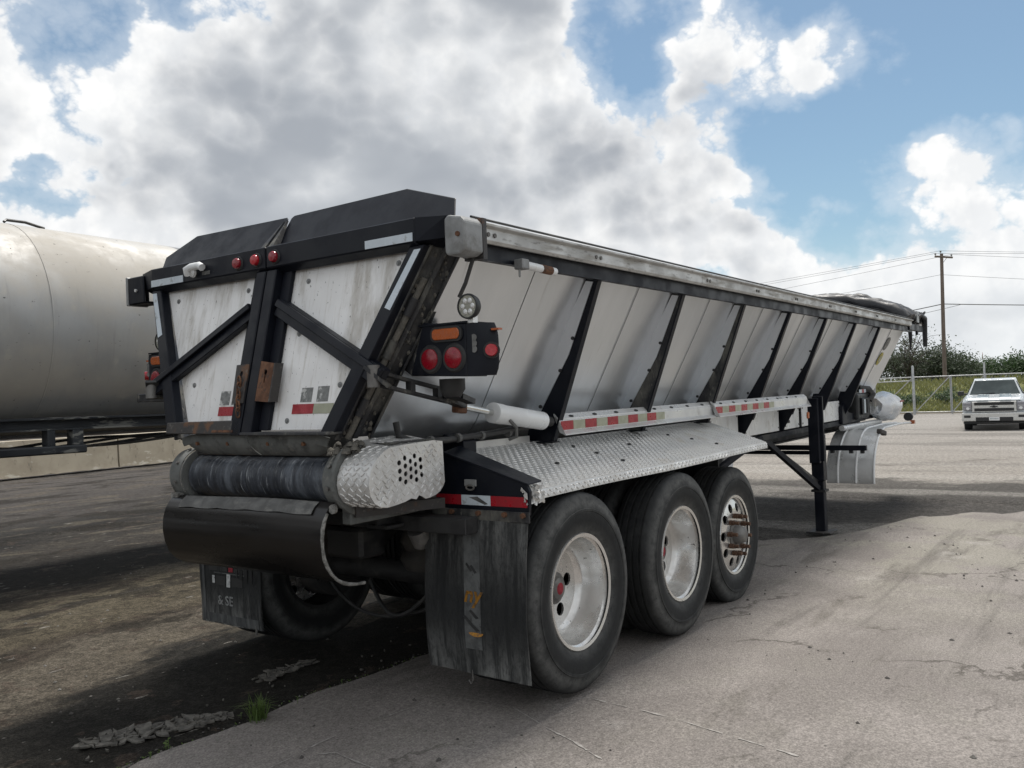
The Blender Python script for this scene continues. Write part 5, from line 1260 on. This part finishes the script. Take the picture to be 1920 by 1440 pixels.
for x in (-7.9, -6.7):
    mb = MB(); mb.tube([(x, -1.0, .5), (x, 1.0, .5)], .07, 12); mb.build('axle', M['under'], K)
    for sgn in (-1, 1):
        src = proto['dish']; w = again(src, K); w.location = (x, sgn * .92, .515); w.rotation_euler = (0, 1.1, 0 if sgn < 0 else math.pi)
        for c in src.children: again(c, w)
mb = MB(); mb.box(-8.3, -6.3, -.78, .78, .95, 1.3); mb.build('bogie', M['under'], K)

# ------------------------------------------------------------------ concrete barriers behind the tank
ang = math.atan2(1.19, 5.34)
def barrier(x, y, L, seed):
    mb = MB(); prof = [(-.30, .05), (-.30, .10), (-.22, .30), (-.13, .42), (-.10, .86), (.10, .86), (.13, .42), (.22, .30), (.30, .10), (.30, .05)]
    prof = [(-.28, .06), (-.26, .20), (-.24, .95), (.24, .95), (.26, .20), (.28, .06)]
    rings = []
    for k in range(25):
        t = k / 24; e = .03 * mnoise.noise((t * 9, seed, 0)); rings.append([(t * L, p + .012 * mnoise.noise((t * 14, p * 9, seed)), max(.015, q + (e + .03 * mnoise.noise((t * 21, seed, 3)) if q < .1 else 0))) for p, q in prof])
    mb.loft(rings); o = mb.build('concrete_barrier', M['concrete_barrier'], None, smooth=30, bevel=0)
    o.location = (x, y, 0); o.rotation_euler = (0, 0, ang)
    return o
dx, dy = math.cos(ang), math.sin(ang)
B0 = (9.26, 19.18)
tag(barrier(B0[0] - 4.72 * dx, B0[1] - 4.72 * dy + .28, 4.70, 1), 'chipped beige concrete barrier block under the tank trailer, the longer left one', 'barrier', 'concrete barrier blocks')
tag(barrier(B0[0] + .03, B0[1] + .28, 4.4, 5), 'beige concrete barrier block beside the belt roller, right of the joint', 'barrier', 'concrete barrier blocks')

# ------------------------------------------------------------------ pickup truck
PK = tag(empty('pickup_truck', (31.63, .22, -.02), (0, 0, R(185))), 'white pickup truck with grey bonnet stripes facing the camera near the gate', 'pickup truck')
def pickup():
    # local frame: +x is the truck's nose, +y its left, z up
    def sec(x, w, zs, ins=.12):   # body cross-section as ring of points
        z0, z1 = zs
        return [(x, -w, z0), (x, w, z0), (x, w, z1 - ins), (x, w - ins, z1), (x, -w + ins, z1), (x, -w, z1 - ins)]
    mb = MB(); mb.loft([sec(2.40, .88, (.45, 1.04), .10), sec(2.30, .95, (.42, 1.09), .10), sec(1.2, .97, (.42, 1.20), .10), sec(-3.1, .97, (.42, 1.22), .06)])
    b = mb.build('body', M['pickup'], PK, bevel=.03, seg=2)
    mb = MB(); mb.loft([[(.80, -.84, 1.20), (.80, .84, 1.20), (.80, .84, 1.205), (.80, -.84, 1.205)], [(.79, -.86, 1.19), (.79, .86, 1.19), (.68, .80, 1.34), (.68, -.80, 1.34)],
                        [(.10, -.88, 1.19), (.10, .88, 1.19), (.28, .64, 1.74), (.28, -.64, 1.74)], [(-.5, -.88, 1.19), (-.5, .88, 1.19), (-.5, .66, 1.80), (-.5, -.66, 1.80)],
                        [(-1.5, -.88, 1.19), (-1.5, .88, 1.19), (-1.4, .64, 1.76), (-1.4, -.64, 1.76)], [(-1.75, -.87, 1.19), (-1.75, .87, 1.19), (-1.65, .70, 1.4), (-1.65, -.70, 1.4)]])
    mb.build('cab', M['pickup'], PK, bevel=.03, seg=2)
    mb = MB(); mb.loft([[(.80, -.78, 1.215), (.80, .78, 1.215), (.345, .61, 1.705), (.345, -.61, 1.705)], [(.825, -.78, 1.225), (.825, .78, 1.225), (.37, .61, 1.715), (.37, -.61, 1.715)]])
    ws = mb.build('windshield', M['windshield'], PK)
    mb = MB(); mb.bar((.835, -.6, 1.235), (.80, .0, 1.27), .02, .02); mb.build('wiper', M['black_trim'], ws)
    for sgn in (-1, 1):
        mb = MB(); mb.loft([[(.72, sgn * .86, 1.25), (-1.45, sgn * .885, 1.25), (-1.35, sgn * .69, 1.66), (.32, sgn * .68, 1.68)], [(.72, sgn * .872, 1.25), (-1.45, sgn * .897, 1.25), (-1.35, sgn * .702, 1.66), (.32, sgn * .692, 1.68)]]); mb.build('side_window', M['windshield'], PK)
        mb = MB(); mb.box(2.425, 2.50, sgn * .67, sgn * .93, .70, .985); hl = mb.build('headlight', M['headlamp'], PK, bevel=.03)
        mb = MB(); mb.box(2.47, 2.505, sgn * .70, sgn * .92, .842, .856); mb.build('lamp_divider', M['chrome'], hl)
        mb = MB(); mb.lathe([(.0001, .06), (.05, .055), (.06, .0)], (2.45, sgn * .78, .77), 'x', 14); mb.build('bulb', M['white_paint'], hl)
        mb = MB(); mb.box(2.50, 2.592, sgn * .70, sgn * .90, .46, .545); mb.build('fog_lamp', M['black_trim'], PK, bevel=.01)
        mb = MB(); mb.box(.55, .68, sgn * .97, sgn * 1.17, 1.20, 1.36); mb.bar((.62, sgn * .85, 1.24), (.62, sgn * 1.0, 1.27), .05, .05); mb.build('mirror', M['black_trim'], PK, bevel=.03, seg=2)
        mb = MB(); mb.box(1.0, 2.40, sgn * .14, sgn * .50, 1.2085, 1.216)
        mb2 = MB(); mb2.loft([[(.98, sgn * .16, 1.228), (.98, sgn * .50, 1.228), (.98, sgn * .50, 1.235), (.98, sgn * .16, 1.235)], [(2.28, sgn * .16, 1.125), (2.28, sgn * .52, 1.125), (2.28, sgn * .52, 1.134), (2.28, sgn * .16, 1.134)], [(2.44, sgn * .18, 1.045), (2.44, sgn * .50, 1.045), (2.45, sgn * .50, 1.052), (2.45, sgn * .18, 1.052)]]); mb2.build('bonnet_stripe', M['stripe'], PK)
        for x in (1.55, -2.0):
            mb = MB(); mb.lathe([(.24, -.11), (.36, -.12), (.39, -.09), (.39, .09), (.36, .12), (.24, .11)], (x, sgn * .82, .39), 'y', 28); w = mb.build('wheel', M['rubber'], PK, smooth=40)
            mb = MB(); mb.lathe([(.0001, -sgn * -.06), (.20, -sgn * -.06), (.24, -sgn * -.10)], (x, sgn * .82, .39), 'y', 20); mb.build('rim', M['chrome'], w, smooth=40)
    mb = MB(); mb.loft([[(.96, -.88, 1.205), (.96, .88, 1.205), (.96, .86, 1.226), (.96, -.86, 1.226)], [(2.26, -.88, 1.02), (2.26, .88, 1.02), (2.26, .80, 1.122), (2.26, -.80, 1.122)], [(2.42, -.82, 1.0), (2.42, .82, 1.0), (2.44, .76, 1.042), (2.44, -.76, 1.042)]]); mb.build('bonnet', M['pickup'], PK, bevel=.01)
    mb = MB(); mb.box(2.42, 2.47, -.66, .66, .64, 1.0); gr = mb.build('grille', M['bumper_chrome'], PK, bevel=.015)
    for z in (.675, .875):
        mb = MB(); mb.box(2.471, 2.485, -.585, .585, z, z + .10); mb.build('grille_slot', M['black_trim'], gr, bevel=.004)
        for k in range(3):
            mb = MB(); mb.box(2.4855, 2.488, -.57, .57, z + .012 + k * .026, z + .018 + k * .026); mb.build('grille_bar', M['under'], gr)
    mb = MB(); mb.px([(-.13, 0.807), (-.045, 0.807), (-.045, 0.790), (.045, 0.790), (.045, 0.807), (.13, 0.807), (.105, 0.842), (.045, 0.842), (.045, 0.859), (-.045, 0.859), (-.045, 0.842), (-.105, 0.842)], 2.472, 2.495); em = mb.build('emblem', M['black_trim'], gr)
    mb = MB(); mb.px([(-.145, 0.802), (-.050, 0.802), (-.050, 0.784), (.050, 0.784), (.050, 0.802), (.145, 0.802), (.115, 0.847), (.050, 0.847), (.050, 0.865), (-.050, 0.865), (-.050, 0.847), (-.115, 0.847)], 2.4715, 2.488); mb.build('emblem_rim', M['chrome'], gr)
    mb = MB(); mb.box(2.43, 2.58, -.97, .97, .34, .625); bp = mb.build('front_bumper', M['bumper_chrome'], PK, bevel=.03, seg=2)
    mb = MB(); mb.box(2.581, 2.592, -.55, .55, .345, .475); mb.build('air_dam', M['black_trim'], bp, bevel=.01)
    mb = MB(); mb.box(2.30, 2.52, -.93, .93, .24, .339); mb.build('lower_valance', M['black_trim'], PK, bevel=.03)
    mb = MB(); mb.box(2.593, 2.600, -.155, .155, .365, .475); pl = mb.build('licence_plate', M['white_paint'], bp)
    for k in range(7):
        mb = MB(); mb.box(2.6005, 2.602, -.125 + k * .037, -.105 + k * .037, .40, .445); mb.build('plate_mark', M['stripe'], pl)
    mb = MB(); mb.tube([(-.6, -.1, 1.80), (-.66, -.1, 1.86)], [.03, .008], 8); mb.build('roof_antenna', M['black_trim'], PK)
pickup()

# ------------------------------------------------------------------ fence, gate, pole, wires
def pipe(name, a, b, r, m, parent): 
    mb = MB(); mb.tube([a, b], r, 8); return mb.build(name, m, parent, smooth=60)
def fence_panel(p, q, h, brace, label, cat='fence'):
    p, q = Vector(p), Vector(q); F = tag(empty('chain_link_fence' if cat == 'fence' else 'pipe_gate', p), label, cat, 'pipe fence and gate leaves')
    d = q - p; L = d.length; e = d.normalized()
    def P(t, z): return Vector((e.x * t, e.y * t, z))
    pipe('top_rail', P(0, h), P(L, h), .030, M['galv'], F)
    pipe('bottom_rail', P(0, .12), P(L, .12), .028, M['galv'], F)
    pipe('upright', P(.03, .0), P(.03, h), .030, M['galv'], F); pipe('upright', P(L - .03, .05), P(L - .03, h), .030, M['galv'], F)
    if brace > 0: pipe('diagonal_brace', P(0.05, .12), P(L - .05, h - .03), .026, M['galv'], F)
    elif brace < 0: pipe('diagonal_brace', P(L - .05, .12), P(.05, h - .03), .026, M['galv'], F)
    mb = MB(); s = .30; t = -h
    while t < L:
        for sg in (1, -1):
            a0, a1 = (t, t + h) if sg > 0 else (t + h, t)
            za, zb = .12, h
            if sg > 0:
                if t < 0: pa, pb = P(0, .12 + (-t) * (h - .12) / h), P(min(L, t + h), min(h, .12 + (min(L, t + h) - t) * (h - .12) / h))
                else: pa, pb = P(t, .12), P(min(L, t + h), .12 + (min(L, t + h) - t) * (h - .12) / h)
            else:
                if t < 0: pa, pb = P(0, h - (-t) * (h - .12) / h), P(min(L, t + h), h - (min(L, t + h) - t) * (h - .12) / h)
                else: pa, pb = P(t, h), P(min(L, t + h), h - (min(L, t + h) - t) * (h - .12) / h)
            if (pb - pa).length > .05: mb.bar(pa, pb, .003, .003)
        t += s
    stuff(mb.build('wire_mesh', M['galv'], F))
    return F
FP = [(49.7, 12.6), (49.4, 8.3), (49.15, 6.15), (49.1, 4.25), (49.05, 2.55), (50.4, -1.0), (51.2, -5.5)]
labs = ['pipe and wire fence panel left of the gate, partly hidden by the trailer nose', 'chain link fence panel with double top rail beside the trailer nose', 'gate leaf with rising diagonal brace, right of the thick fence post',
        'gate leaf with rising diagonal brace, left of the pickup', 'fence panel with diagonal brace behind the pickup cab', 'fence panel running off behind the pickup at the right edge']
for i in range(len(FP) - 1):
    fence_panel((*FP[i], 0), (*FP[i + 1], 0), 2.10 if i > 0 else 2.05, (0, 1, 1, 1, 1, 1)[i], labs[i], 'gate' if i in (2, 3) else 'fence')
mb = MB(); mb.tube([(49.4, 8.3, 1.88), (49.15, 6.15, 1.90)], .03, 8)
pf = mb.build('boundary_pipe', M['galv'], None, smooth=60); tag(pf, 'second lower horizontal pipe on the fence beside the trailer nose', 'pipe')
for (x, y, h, r, lab) in ((49.13, 6.17, 2.75, .065, 'thick galvanised gate post with barbed wire arm left of the pickup'), (49.03, 2.58, 2.75, .05, 'slimmer galvanised fence post behind the pickup windscreen')):
    po = tag(empty('fence_post', (x, y, 0)), lab, 'post')
    mb = MB(); mb.lathe([(r, 0), (r, h - .05), (r * .6, h), (.0001, h + .01)], (0, 0, 0), 'z', 12); mb.build('tube', M['galv'], po, smooth=50)
    mb = MB(); mb.box(-r * 1.2, r * 1.2, -r * 1.2, r * 1.2, 1.1, 1.16); mb.build('hinge_collar', M['galv'], po)
kerb = MB(); kerb.box(50.2, 50.6, -30, 40, 0, .12); o = kerb.build('gate_kerb', M['concrete_barrier']); struct(o)

def berm(x, y):
    t = min(1, max(0, (x - 52.5) / 14)); t = t * t * (3 - 2 * t)
    return 1.75 * t + .18 * mnoise.noise((x * .15, y * .15, 0)) * t
mb = MB(); fxs = [51.6 + k * 1.2 for k in range(26)] + [85, 92, 100, 120, 160, 240, 400, 800]
fys = [-400, -200, -100] + [-60 + k * 3 for k in range(60)] + [200, 400]
for x in fxs:
    for y in fys: mb.v.append((x, y, berm(x, y) + .012))
for i in range(len(fxs) - 1):
    for j in range(len(fys) - 1):
        a = i * len(fys) + j; mb.f.append((a, a + len(fys), a + len(fys) + 1, a + 1))
FIELD = struct(mb.build('grass_field', M['field'], smooth=180, fix=False))
mb = MB(); r2 = random.Random(21)
for k in range(15000):
    x = 52 + 22 * r2.random() ** 1.3; y = r2.uniform(-12, 26); z = berm(x, y); h = r2.uniform(.18, .55) * (1 + .8 * max(0, mnoise.noise((x * .3, y * .3, 5))))
    a = r2.uniform(0, 6.28); w = r2.uniform(.03, .09); lx, ly = r2.uniform(-.15, .15), r2.uniform(-.15, .15)
    mb.add([(x - w * math.sin(a), y + w * math.cos(a), z), (x + w * math.sin(a), y - w * math.cos(a), z), (x + lx, y + ly, z + h)], [(0, 1, 2)])
stuff(mb.build('tall_grass', M['grass'], None, fix=False), 'tall yellow green grass on the bank beyond the fence', 'grass')

def shrub(name, x, y, z, w, h, n, m, label, cat, group, seed, trunks=4, leaf=.22, openness=.5):
    r2 = random.Random(seed); o = tag(empty(name, (x, y, z)), label, cat, group)
    mb = MB(); tips = []
    for k in range(trunks):
        a = r2.uniform(0, 6.28); p = Vector((r2.uniform(-.2, .2), r2.uniform(-.2, .2), -.1)); path = [p]; d = Vector((math.cos(a) * .45, math.sin(a) * .45, 1)).normalized()
        L = h * r2.uniform(.55, .9)
        for j in range(6):
            d = (d + Vector((r2.uniform(-.3, .3), r2.uniform(-.3, .3), r2.uniform(-.1, .25)))).normalized(); p = p + d * L / 6; path.append(p.copy())
        mb.tube(path, [.10 * h / 5 * (1 - j / 7.5) for j in range(7)], 6)
        for j in range(2, 7):
            for _ in range(3):
                b = Vector((r2.uniform(-1, 1), r2.uniform(-1, 1), r2.uniform(-.2, .9))).normalized() * r2.uniform(.18, .42) * h
                e = path[j] + Vector((b.x * w / h, b.y * w / h, b.z)); mid = path[j].lerp(e, .5) + Vector((0, 0, .05 * h))
                mb.tube([path[j], mid, e], [.035 * h / 5, .022 * h / 5, .008], 4); tips.append(e); tips.append(mid)
    mb.build('trunk', M['bark'], o, smooth=60)
    for _ in range(int(26 * (1 - openness))):
        t = r2.uniform(0, 6.28); rr = math.sqrt(r2.random()) * .5 * w; tips.append(Vector((rr * math.cos(t), rr * math.sin(t), h * r2.uniform(.05, .62))))
    mb = MB(); per = max(6, n // max(1, len(tips)))
    for c in tips:
        s = r2.uniform(.09, .17) * h
        for _ in range(per):
            p = c + Vector((r2.gauss(0, s), r2.gauss(0, s), r2.gauss(0, s * .7)))
            if p.z < 0: p.z = r2.uniform(0, .3)
            u = Vector((r2.uniform(-1, 1), r2.uniform(-1, 1), r2.uniform(-1, 1))).normalized(); v = u.orthogonal().normalized(); l = leaf * r2.uniform(.5, 1.2)
            mb.add([p - u * l * .5, p + v * l * .28, p + u * l * .5, p - v * l * .28], [(0, 1, 2, 3)])
    mb.build('crown', m, o, fix=False)
    return o
G1 = 'trees beyond the fence'
shrub('mesquite_tree', 80.3, 12.3, 1.7, 6.4, 5.1, 1900, M['leaf_olive'], 'tall open mesquite tree behind the trailer nose, sky showing through', 'tree', G1, 1, 7, .21, .75)
shrub('mesquite_tree', 79.6, 15.6, 1.7, 5.5, 4.3, 4200, M['leaf_olive'], 'open mesquite tree partly hidden by the trailer nose', 'tree', G1, 2, 5, .26, .4)
shrub('dense_tree', 82.0, 9.6, 1.7, 5.0, 3.6, 5200, M['leaf_dark'], 'dense dark tree behind the utility pole', 'tree', G1, 3, 5, .26, .0)
shrub('dense_tree', 84.0, 12.8, 1.7, 6.0, 2.9, 5200, M['leaf_dark'], 'low dark shrub mass at the foot of the tall mesquite', 'tree', G1, 4, 5, .26, .0)
shrub('dense_tree', 84.5, 8.0, 1.7, 3.6, 2.4, 3200, M['leaf_dark'], 'low dark tree left of the far masts', 'tree', G1, 5, 4, .24, .0)
shrub('dense_tree', 83.0, 17.5, 1.7, 6.0, 3.2, 4200, M['leaf_dark'], 'dark shrub mass mostly hidden behind the trailer nose', 'tree', G1, 6, 5, .26, .0)
shrub('green_tree', 118, 10.2, 1.7, 7.0, 3.4, 4200, M['leaf_green'], 'bright green bushy tree above the pickup cab', 'tree', G1, 7, 5, .36, .0)
shrub('green_tree', 119, 6.2, 1.7, 7.0, 3.9, 4200, M['leaf_green'], 'green tree at the right picture edge', 'tree', G1, 8, 5, .36, .0)
shrub('green_tree', 125, 14.5, 1.7, 8.0, 2.4, 3000, M['leaf_dark'], 'low dark tree on the skyline just right of the utility pole foot', 'tree', G1, 9, 5, .36, .0)
for k, (x, y, z, s) in enumerate(((57.5, 5.6, .55, .95), (56.2, 7.9, .4, .75), (58.5, 3.3, .55, 1.0), (59, 9.6, .6, .8))):
    shrub('weed_bush', x, y, z, 2.6 * s, 1.05 * s, 900, M['leaf_green'], ['leafy weed clump at the foot of the utility pole', 'leafy weed clump beside the thick gate post', 'leafy weed clump behind the pickup cab', 'leafy weed clump nearest the trailer nose, behind the fence'][k], 'bush', 'weed clumps on the bank', 30 + k, 3, .16, .2)

UP = tag(empty('utility_pole', (69.0, 7.62, .9)), 'weathered wooden utility pole with a crossarm beyond the fence', 'utility pole')
mb = MB(); mb.tube([(0, 0, -.5), (-.03, -.06, 5), (-.08, -.16, 10.75)], [.16, .14, .115], 12); mb.build('pole', M['wood'], UP, smooth=60)
mb = MB(); mb.bar((-.42, .26, 10.55), (.33, -.85, 10.42), .12, .13); ca = mb.build('crossarm', M['wood'], UP, bevel=.01)
mb = MB(); mb.bar((.12, -.50, 10.45), (-.05, -.12, 9.9), .03, .03); mb.build('arm_brace', M['wire'], UP)
for p in ((-.38, .22, 10.62), (.28, -.78, 10.50), (-.09, -.10, 10.80)):
    mb = MB(); mb.lathe([(.02, 0), (.02, .05), (.06, .06), (.075, .11), (.05, .17), (.0001, .18)], p, 'z', 10); mb.build('insulator', M['hub'], UP, smooth=50)
def wire(a, b, sag, label, r=.012):
    mb = MB(); a, b = Vector(a), Vector(b); path = []
    for k in range(25):
        t = k / 24; p = a.lerp(b, t); p.z -= sag * 4 * t * (1 - t); path.append(p)
    mb.tube(path, r, 5); o = mb.build('power_line', M['wire'], None, smooth=60)
    return tag(o, label, 'cable', 'overhead lines')
tops = [(68.62, 7.84, 11.68), (68.91, 7.52, 11.88), (69.28, 6.84, 11.56)]
ends = [(103.6, 76.0, 13.3), (103.2, 76.6, 13.6), (108.1, 76.6, 11.8)]
rends = [(93.6, -18.8, 12.1), (93.1, -18.0, 11.9), (91.2, -15.3, 11.0)]
lab1 = ['upper thin power line running left from the crossarm', 'second thin power line running left from the pole top', 'third thin power line running left from the crossarm end']
lab2 = ['upper thin power line running right from the crossarm', 'second thin power line running right from the pole top', 'third thin power line running right from the crossarm end']
for k in range(3):
    wire(tops[k], ends[k], .5, lab1[k]); wire(tops[k], rends[k], .25, lab2[k])
wire((68.88, 7.53, 10.05), (82.5, 43.7, 9.2), .3, 'lower thin line running left from mid pole'); wire((68.88, 7.53, 10.05), (92.8, -17.5, 8.9), .3, 'lower thin line running right from mid pole')
wire((68.94, 7.51, 7.81), (84, 35, 6.6), .3, 'thick cable running left behind the tarp', .035); wire((68.94, 7.51, 7.81), (92.5, -17.0, 7.5), .2, 'thick cable running right from the pole', .035)
wire((69.6, 6.4, 7.70), (84, 34, 5.9), .4, 'slack cable below the thick cable left of the pole', .016)
for (x, y, h, lab) in ((290, 31.2, 11.3, 'taller red and white lattice mast on the far skyline'), (337, 34.1, 11.0, 'shorter faint lattice mast on the far skyline')):
    ms = tag(empty('radio_mast', (x, y, 0)), lab, 'mast')
    for k in range(6):
        mb = MB(); mb.tube([(0, 0, k * h / 6), (0, 0, (k + 1) * h / 6)], [.26 - .035 * k, .26 - .035 * (k + 1)], 6); mb.build('mast_section', M['mast'] if k % 2 else M['white_paint'], ms)

# ------------------------------------------------------------------ small things on the ground
def gz(x, y): return ground_z(x, y) + (-.02 if y > edge_y(x) else 0)
mb = MB(); md = MB(); r2 = random.Random(9)
def stone(b, x, y, s, base):
    p = Vector((x, y, base)); pts = []
    for (a, c, d) in ((1, 0, 0), (-1, 0, 0), (0, 1, 0), (0, -1, 0), (0, 0, 1), (0, 0, -.4)):
        pts.append(p + Vector((a, c, d * .75)) * s * r2.uniform(.6, 1.25))
    b.add(pts, [(0, 2, 4), (2, 1, 4), (1, 3, 4), (3, 0, 4), (2, 0, 5), (1, 2, 5), (3, 1, 5), (0, 3, 5)])
for k in range(420):
    x = r2.uniform(-2.2, 6.5); y = -r2.uniform(.15, 4.2)
    if mnoise.noise((x * .8, y * .8, 4)) < -.1: continue
    stone(md if r2.random() < .7 else mb, x, y, r2.choice((.004, .006, .008, .011, .015)), ground_z(x, y) + .002)
for k in range(420):
    x = r2.uniform(-2.2, 4); y = r2.uniform(.0, 5.5)
    stone(mb if r2.random() < .6 else md, x, y, r2.choice((.004, .005, .007, .010, .014)), gz(x, y))
for k in range(520):
    x = r2.uniform(-2.1, 4.0); y = edge_y(x) + abs(r2.gauss(0, .05)) - .012
    stone(mb if r2.random() < .55 else md, x, y, r2.choice((.003, .004, .005, .007, .010)), gz(x, y) + (.004 if y > edge_y(x) else .002))
stuff(md.build('dark_pebbles', M['pebble_dark'], None, fix=False), 'scattered small dark stones on the pavement', 'pebbles')
stuff(mb.build('pale_pebbles', M['pebble_pale'], None, fix=False), 'scattered small pale stones on the dirt strip', 'pebbles')
# dried mud flakes curling off the dark strip
r2 = random.Random(14)
def flake(x, y, s, parent=LOT):
    n = r2.randint(6, 9); a0 = r2.uniform(0, 6.28); st = r2.uniform(.45, .75)
    rim = []
    for k in range(n):
        a = 2 * math.pi * k / n; rr = s * r2.uniform(.6, 1.2)
        u, v = rr * math.cos(a), rr * st * math.sin(a); rim.append((u * math.cos(a0) - v * math.sin(a0), u * math.sin(a0) + v * math.cos(a0)))
    tx, ty = r2.uniform(-.22, .22), r2.uniform(-.22, .22)
    top = [(p, q, .010 + p * tx + q * ty + .35 * (p * p + q * q) / s) for p, q in rim]
    m_ = MB(); z0 = gz(x, y) - .004
    bot = [(p, q, zz - .009) for p, q, zz in top]
    m_.loft([[(x + p, y + q, z0 + zz + .006) for p, q, zz in bot], [(x + p, y + q, z0 + zz + .006) for p, q, zz in top]])
    m_.build('mud_flake', M['flake'], parent)
def crack_field(cx, cy, lx, ly, rot, cell, seed):
    """a drying mud skin broken into plates: jittered cells, shrunk from their neighbours and curling a little"""
    r3 = random.Random(seed); nx, ny = int(2 * lx / cell), int(2 * ly / cell); J = {}
    for i in range(nx + 1):
        for j in range(ny + 1):
            J[i, j] = (-lx + i * cell + r3.uniform(-.47, .47) * cell, -ly + j * cell + r3.uniform(-.47, .47) * cell)
    ca, sa = math.cos(rot), math.sin(rot)
    for i in range(nx):
        for j in range(ny):
            q = [J[i, j], J[i + 1, j], J[i + 1, j + 1], J[i, j + 1]]
            mx, my = sum(p[0] for p in q) / 4, sum(p[1] for p in q) / 4
            e = (mx / lx) ** 2 + (my / ly) ** 2 + .55 * mnoise.noise((mx * 9, my * 9, seed))
            if e > .72: continue
            ring = []
            for k in range(4):
                a, b = q[k], q[(k + 1) % 4]
                for t in (0, .34, .67):
                    px_, py_ = a[0] + (b[0] - a[0]) * t, a[1] + (b[1] - a[1]) * t
                    sh = .90 + r3.uniform(-.20, .09); ring.append((mx + (px_ - mx) * sh, my + (py_ - my) * sh))
            tx, ty = r3.gauss(0, .16), r3.gauss(0, .16); base = r3.uniform(-.004, .008)
            top = []
            for px_, py_ in ring:
                u, v = px_ - mx, py_ - my; zz = base + .006 + u * tx + v * ty + 2.6 * (u * u + v * v)
                X, Y = cx + px_ * ca - py_ * sa, cy + px_ * sa + py_ * ca; top.append((X, Y, gz(X, Y) + zz))
            m_ = MB(); m_.loft([[(a, b, c - .008) for a, b, c in top], top]); m_.build('mud_flake', M['flake'], LOT)
crack_field(-1.45, .33, .33, .14, -.42, .058, 3)
crack_field(-1.60, .40, .22, .10, -.35, .032, 5)
crack_field(-1.30, .25, .20, .10, -.5, .028, 6)
crack_field(-.50, .50, .26, .085, -.05, .042, 8)
for k in range(22): flake(r2.uniform(-2, .4), r2.uniform(.0, .4), r2.uniform(.006, .015))
def tuft(x, y, n, h, label, seed):
    r3 = random.Random(seed); o = tag(empty('grass_tuft', (x, y, gz(x, y))), label, 'grass tuft'); mb = MB()
    for k in range(n):
        a = r3.uniform(0, 6.28); L = h * r3.uniform(.5, 1.1); lean = r3.uniform(.10, 1.05); w = r3.uniform(.0016, .003)
        p0 = Vector((r3.gauss(0, .022), r3.gauss(0, .018), 0)); d = Vector((math.cos(a), math.sin(a), 0)); s_ = Vector((-d.y, d.x, 0)) * w
        p1 = p0 + d * L * lean * .35 + Vector((0, 0, L * .6)); p2 = p0 + d * L * lean + Vector((0, 0, L * (1 - lean * .45)))
        mb.add([p0 - s_, p0 + s_, p1 + s_ * .8, p1 - s_ * .8, p2], [(0, 1, 2, 3), (3, 2, 4)])
    stuff(mb.build('blades', M['grass2'], o, fix=False)); return o
tuft(-1.144, -.045, 90, .145, 'green grass tuft growing at the pavement edge', 2)
def sprout(x, y, n, s, label, seed):
    r3 = random.Random(seed); o = tag(empty('weed_sprout', (x, y, gz(x, y))), label, 'weed', 'weed sprouts along the pavement edge')
    for st in range(max(1, n // 4)):
        bx, by = r3.gauss(0, s * .5), r3.gauss(0, s * .5); hh = s * r3.uniform(.8, 1.8)
        mb = MB(); mb.tube([(bx, by, -.01), (bx + .004, by, hh * .6), (bx + .006, by + .004, hh)], .0016, 5); mb.build('stem', M['grass2'], o)
        for k in range(4):
            a = r3.uniform(0, 6.28); z = hh * r3.uniform(.4, 1); L = s * r3.uniform(.35, .75); d = Vector((math.cos(a), math.sin(a), .35)).normalized(); q = Vector((-d.y, d.x, 0)).normalized() * L * .38; p = Vector((bx, by, z))
            mb = MB(); mb.add([p, p + d * L * .5 + q, p + d * L + Vector((0, 0, -.1 * L)), p + d * L * .5 - q, p + d * L * .5 + Vector((0, 0, -.05 * L))], [(0, 1, 4), (1, 2, 4), (2, 3, 4), (3, 0, 4)]); mb.build('leaf', M['grass2'], o, fix=False)
sprout(-1.60, .03, 14, .035, 'small leafy weed sprouting beside the mud flakes', 1)
sprout(-1.18, .10, 6, .030, 'two leaf weed sprout left of the grass tuft', 2)
sprout(-.886, -.055, 6, .028, 'tiny weed sprout right of the grass tuft', 3)
sprout(-.55, -.02, 5, .022, 'tiny weed sprout nearest the right mud flap', 4)
sprout(-1.70, .0, 9, .020, 'low weed sprout at the bottom edge beside the pavement corner', 5)
sprout(-.70, .015, 6, .020, 'faint weed sprout between the grass tuft and the right mud flap', 6)
mb = MB(); r3 = random.Random(44)
for k in range(120):
    x = -1.9 + 3.2 * r3.random() ** .8; y = edge_y(x) + r3.uniform(.005, .06)
    for q in range(3):
        a = r3.uniform(0, 6.28); L = r3.uniform(.006, .018); p = Vector((x, y, gz(x, y) + .004)); dv = Vector((math.cos(a), math.sin(a), r3.uniform(.5, 1.4))).normalized(); sv = Vector((-dv.y, dv.x, 0)).normalized() * L * .25
        mb.add([p, p + dv * L * .55 + sv, p + dv * L, p + dv * L * .55 - sv], [(0, 1, 2, 3)])
stuff(mb.build('weed_seedlings', M['grass2'], None, fix=False), 'tiny green seedlings scattered along the pavement joint', 'weeds')
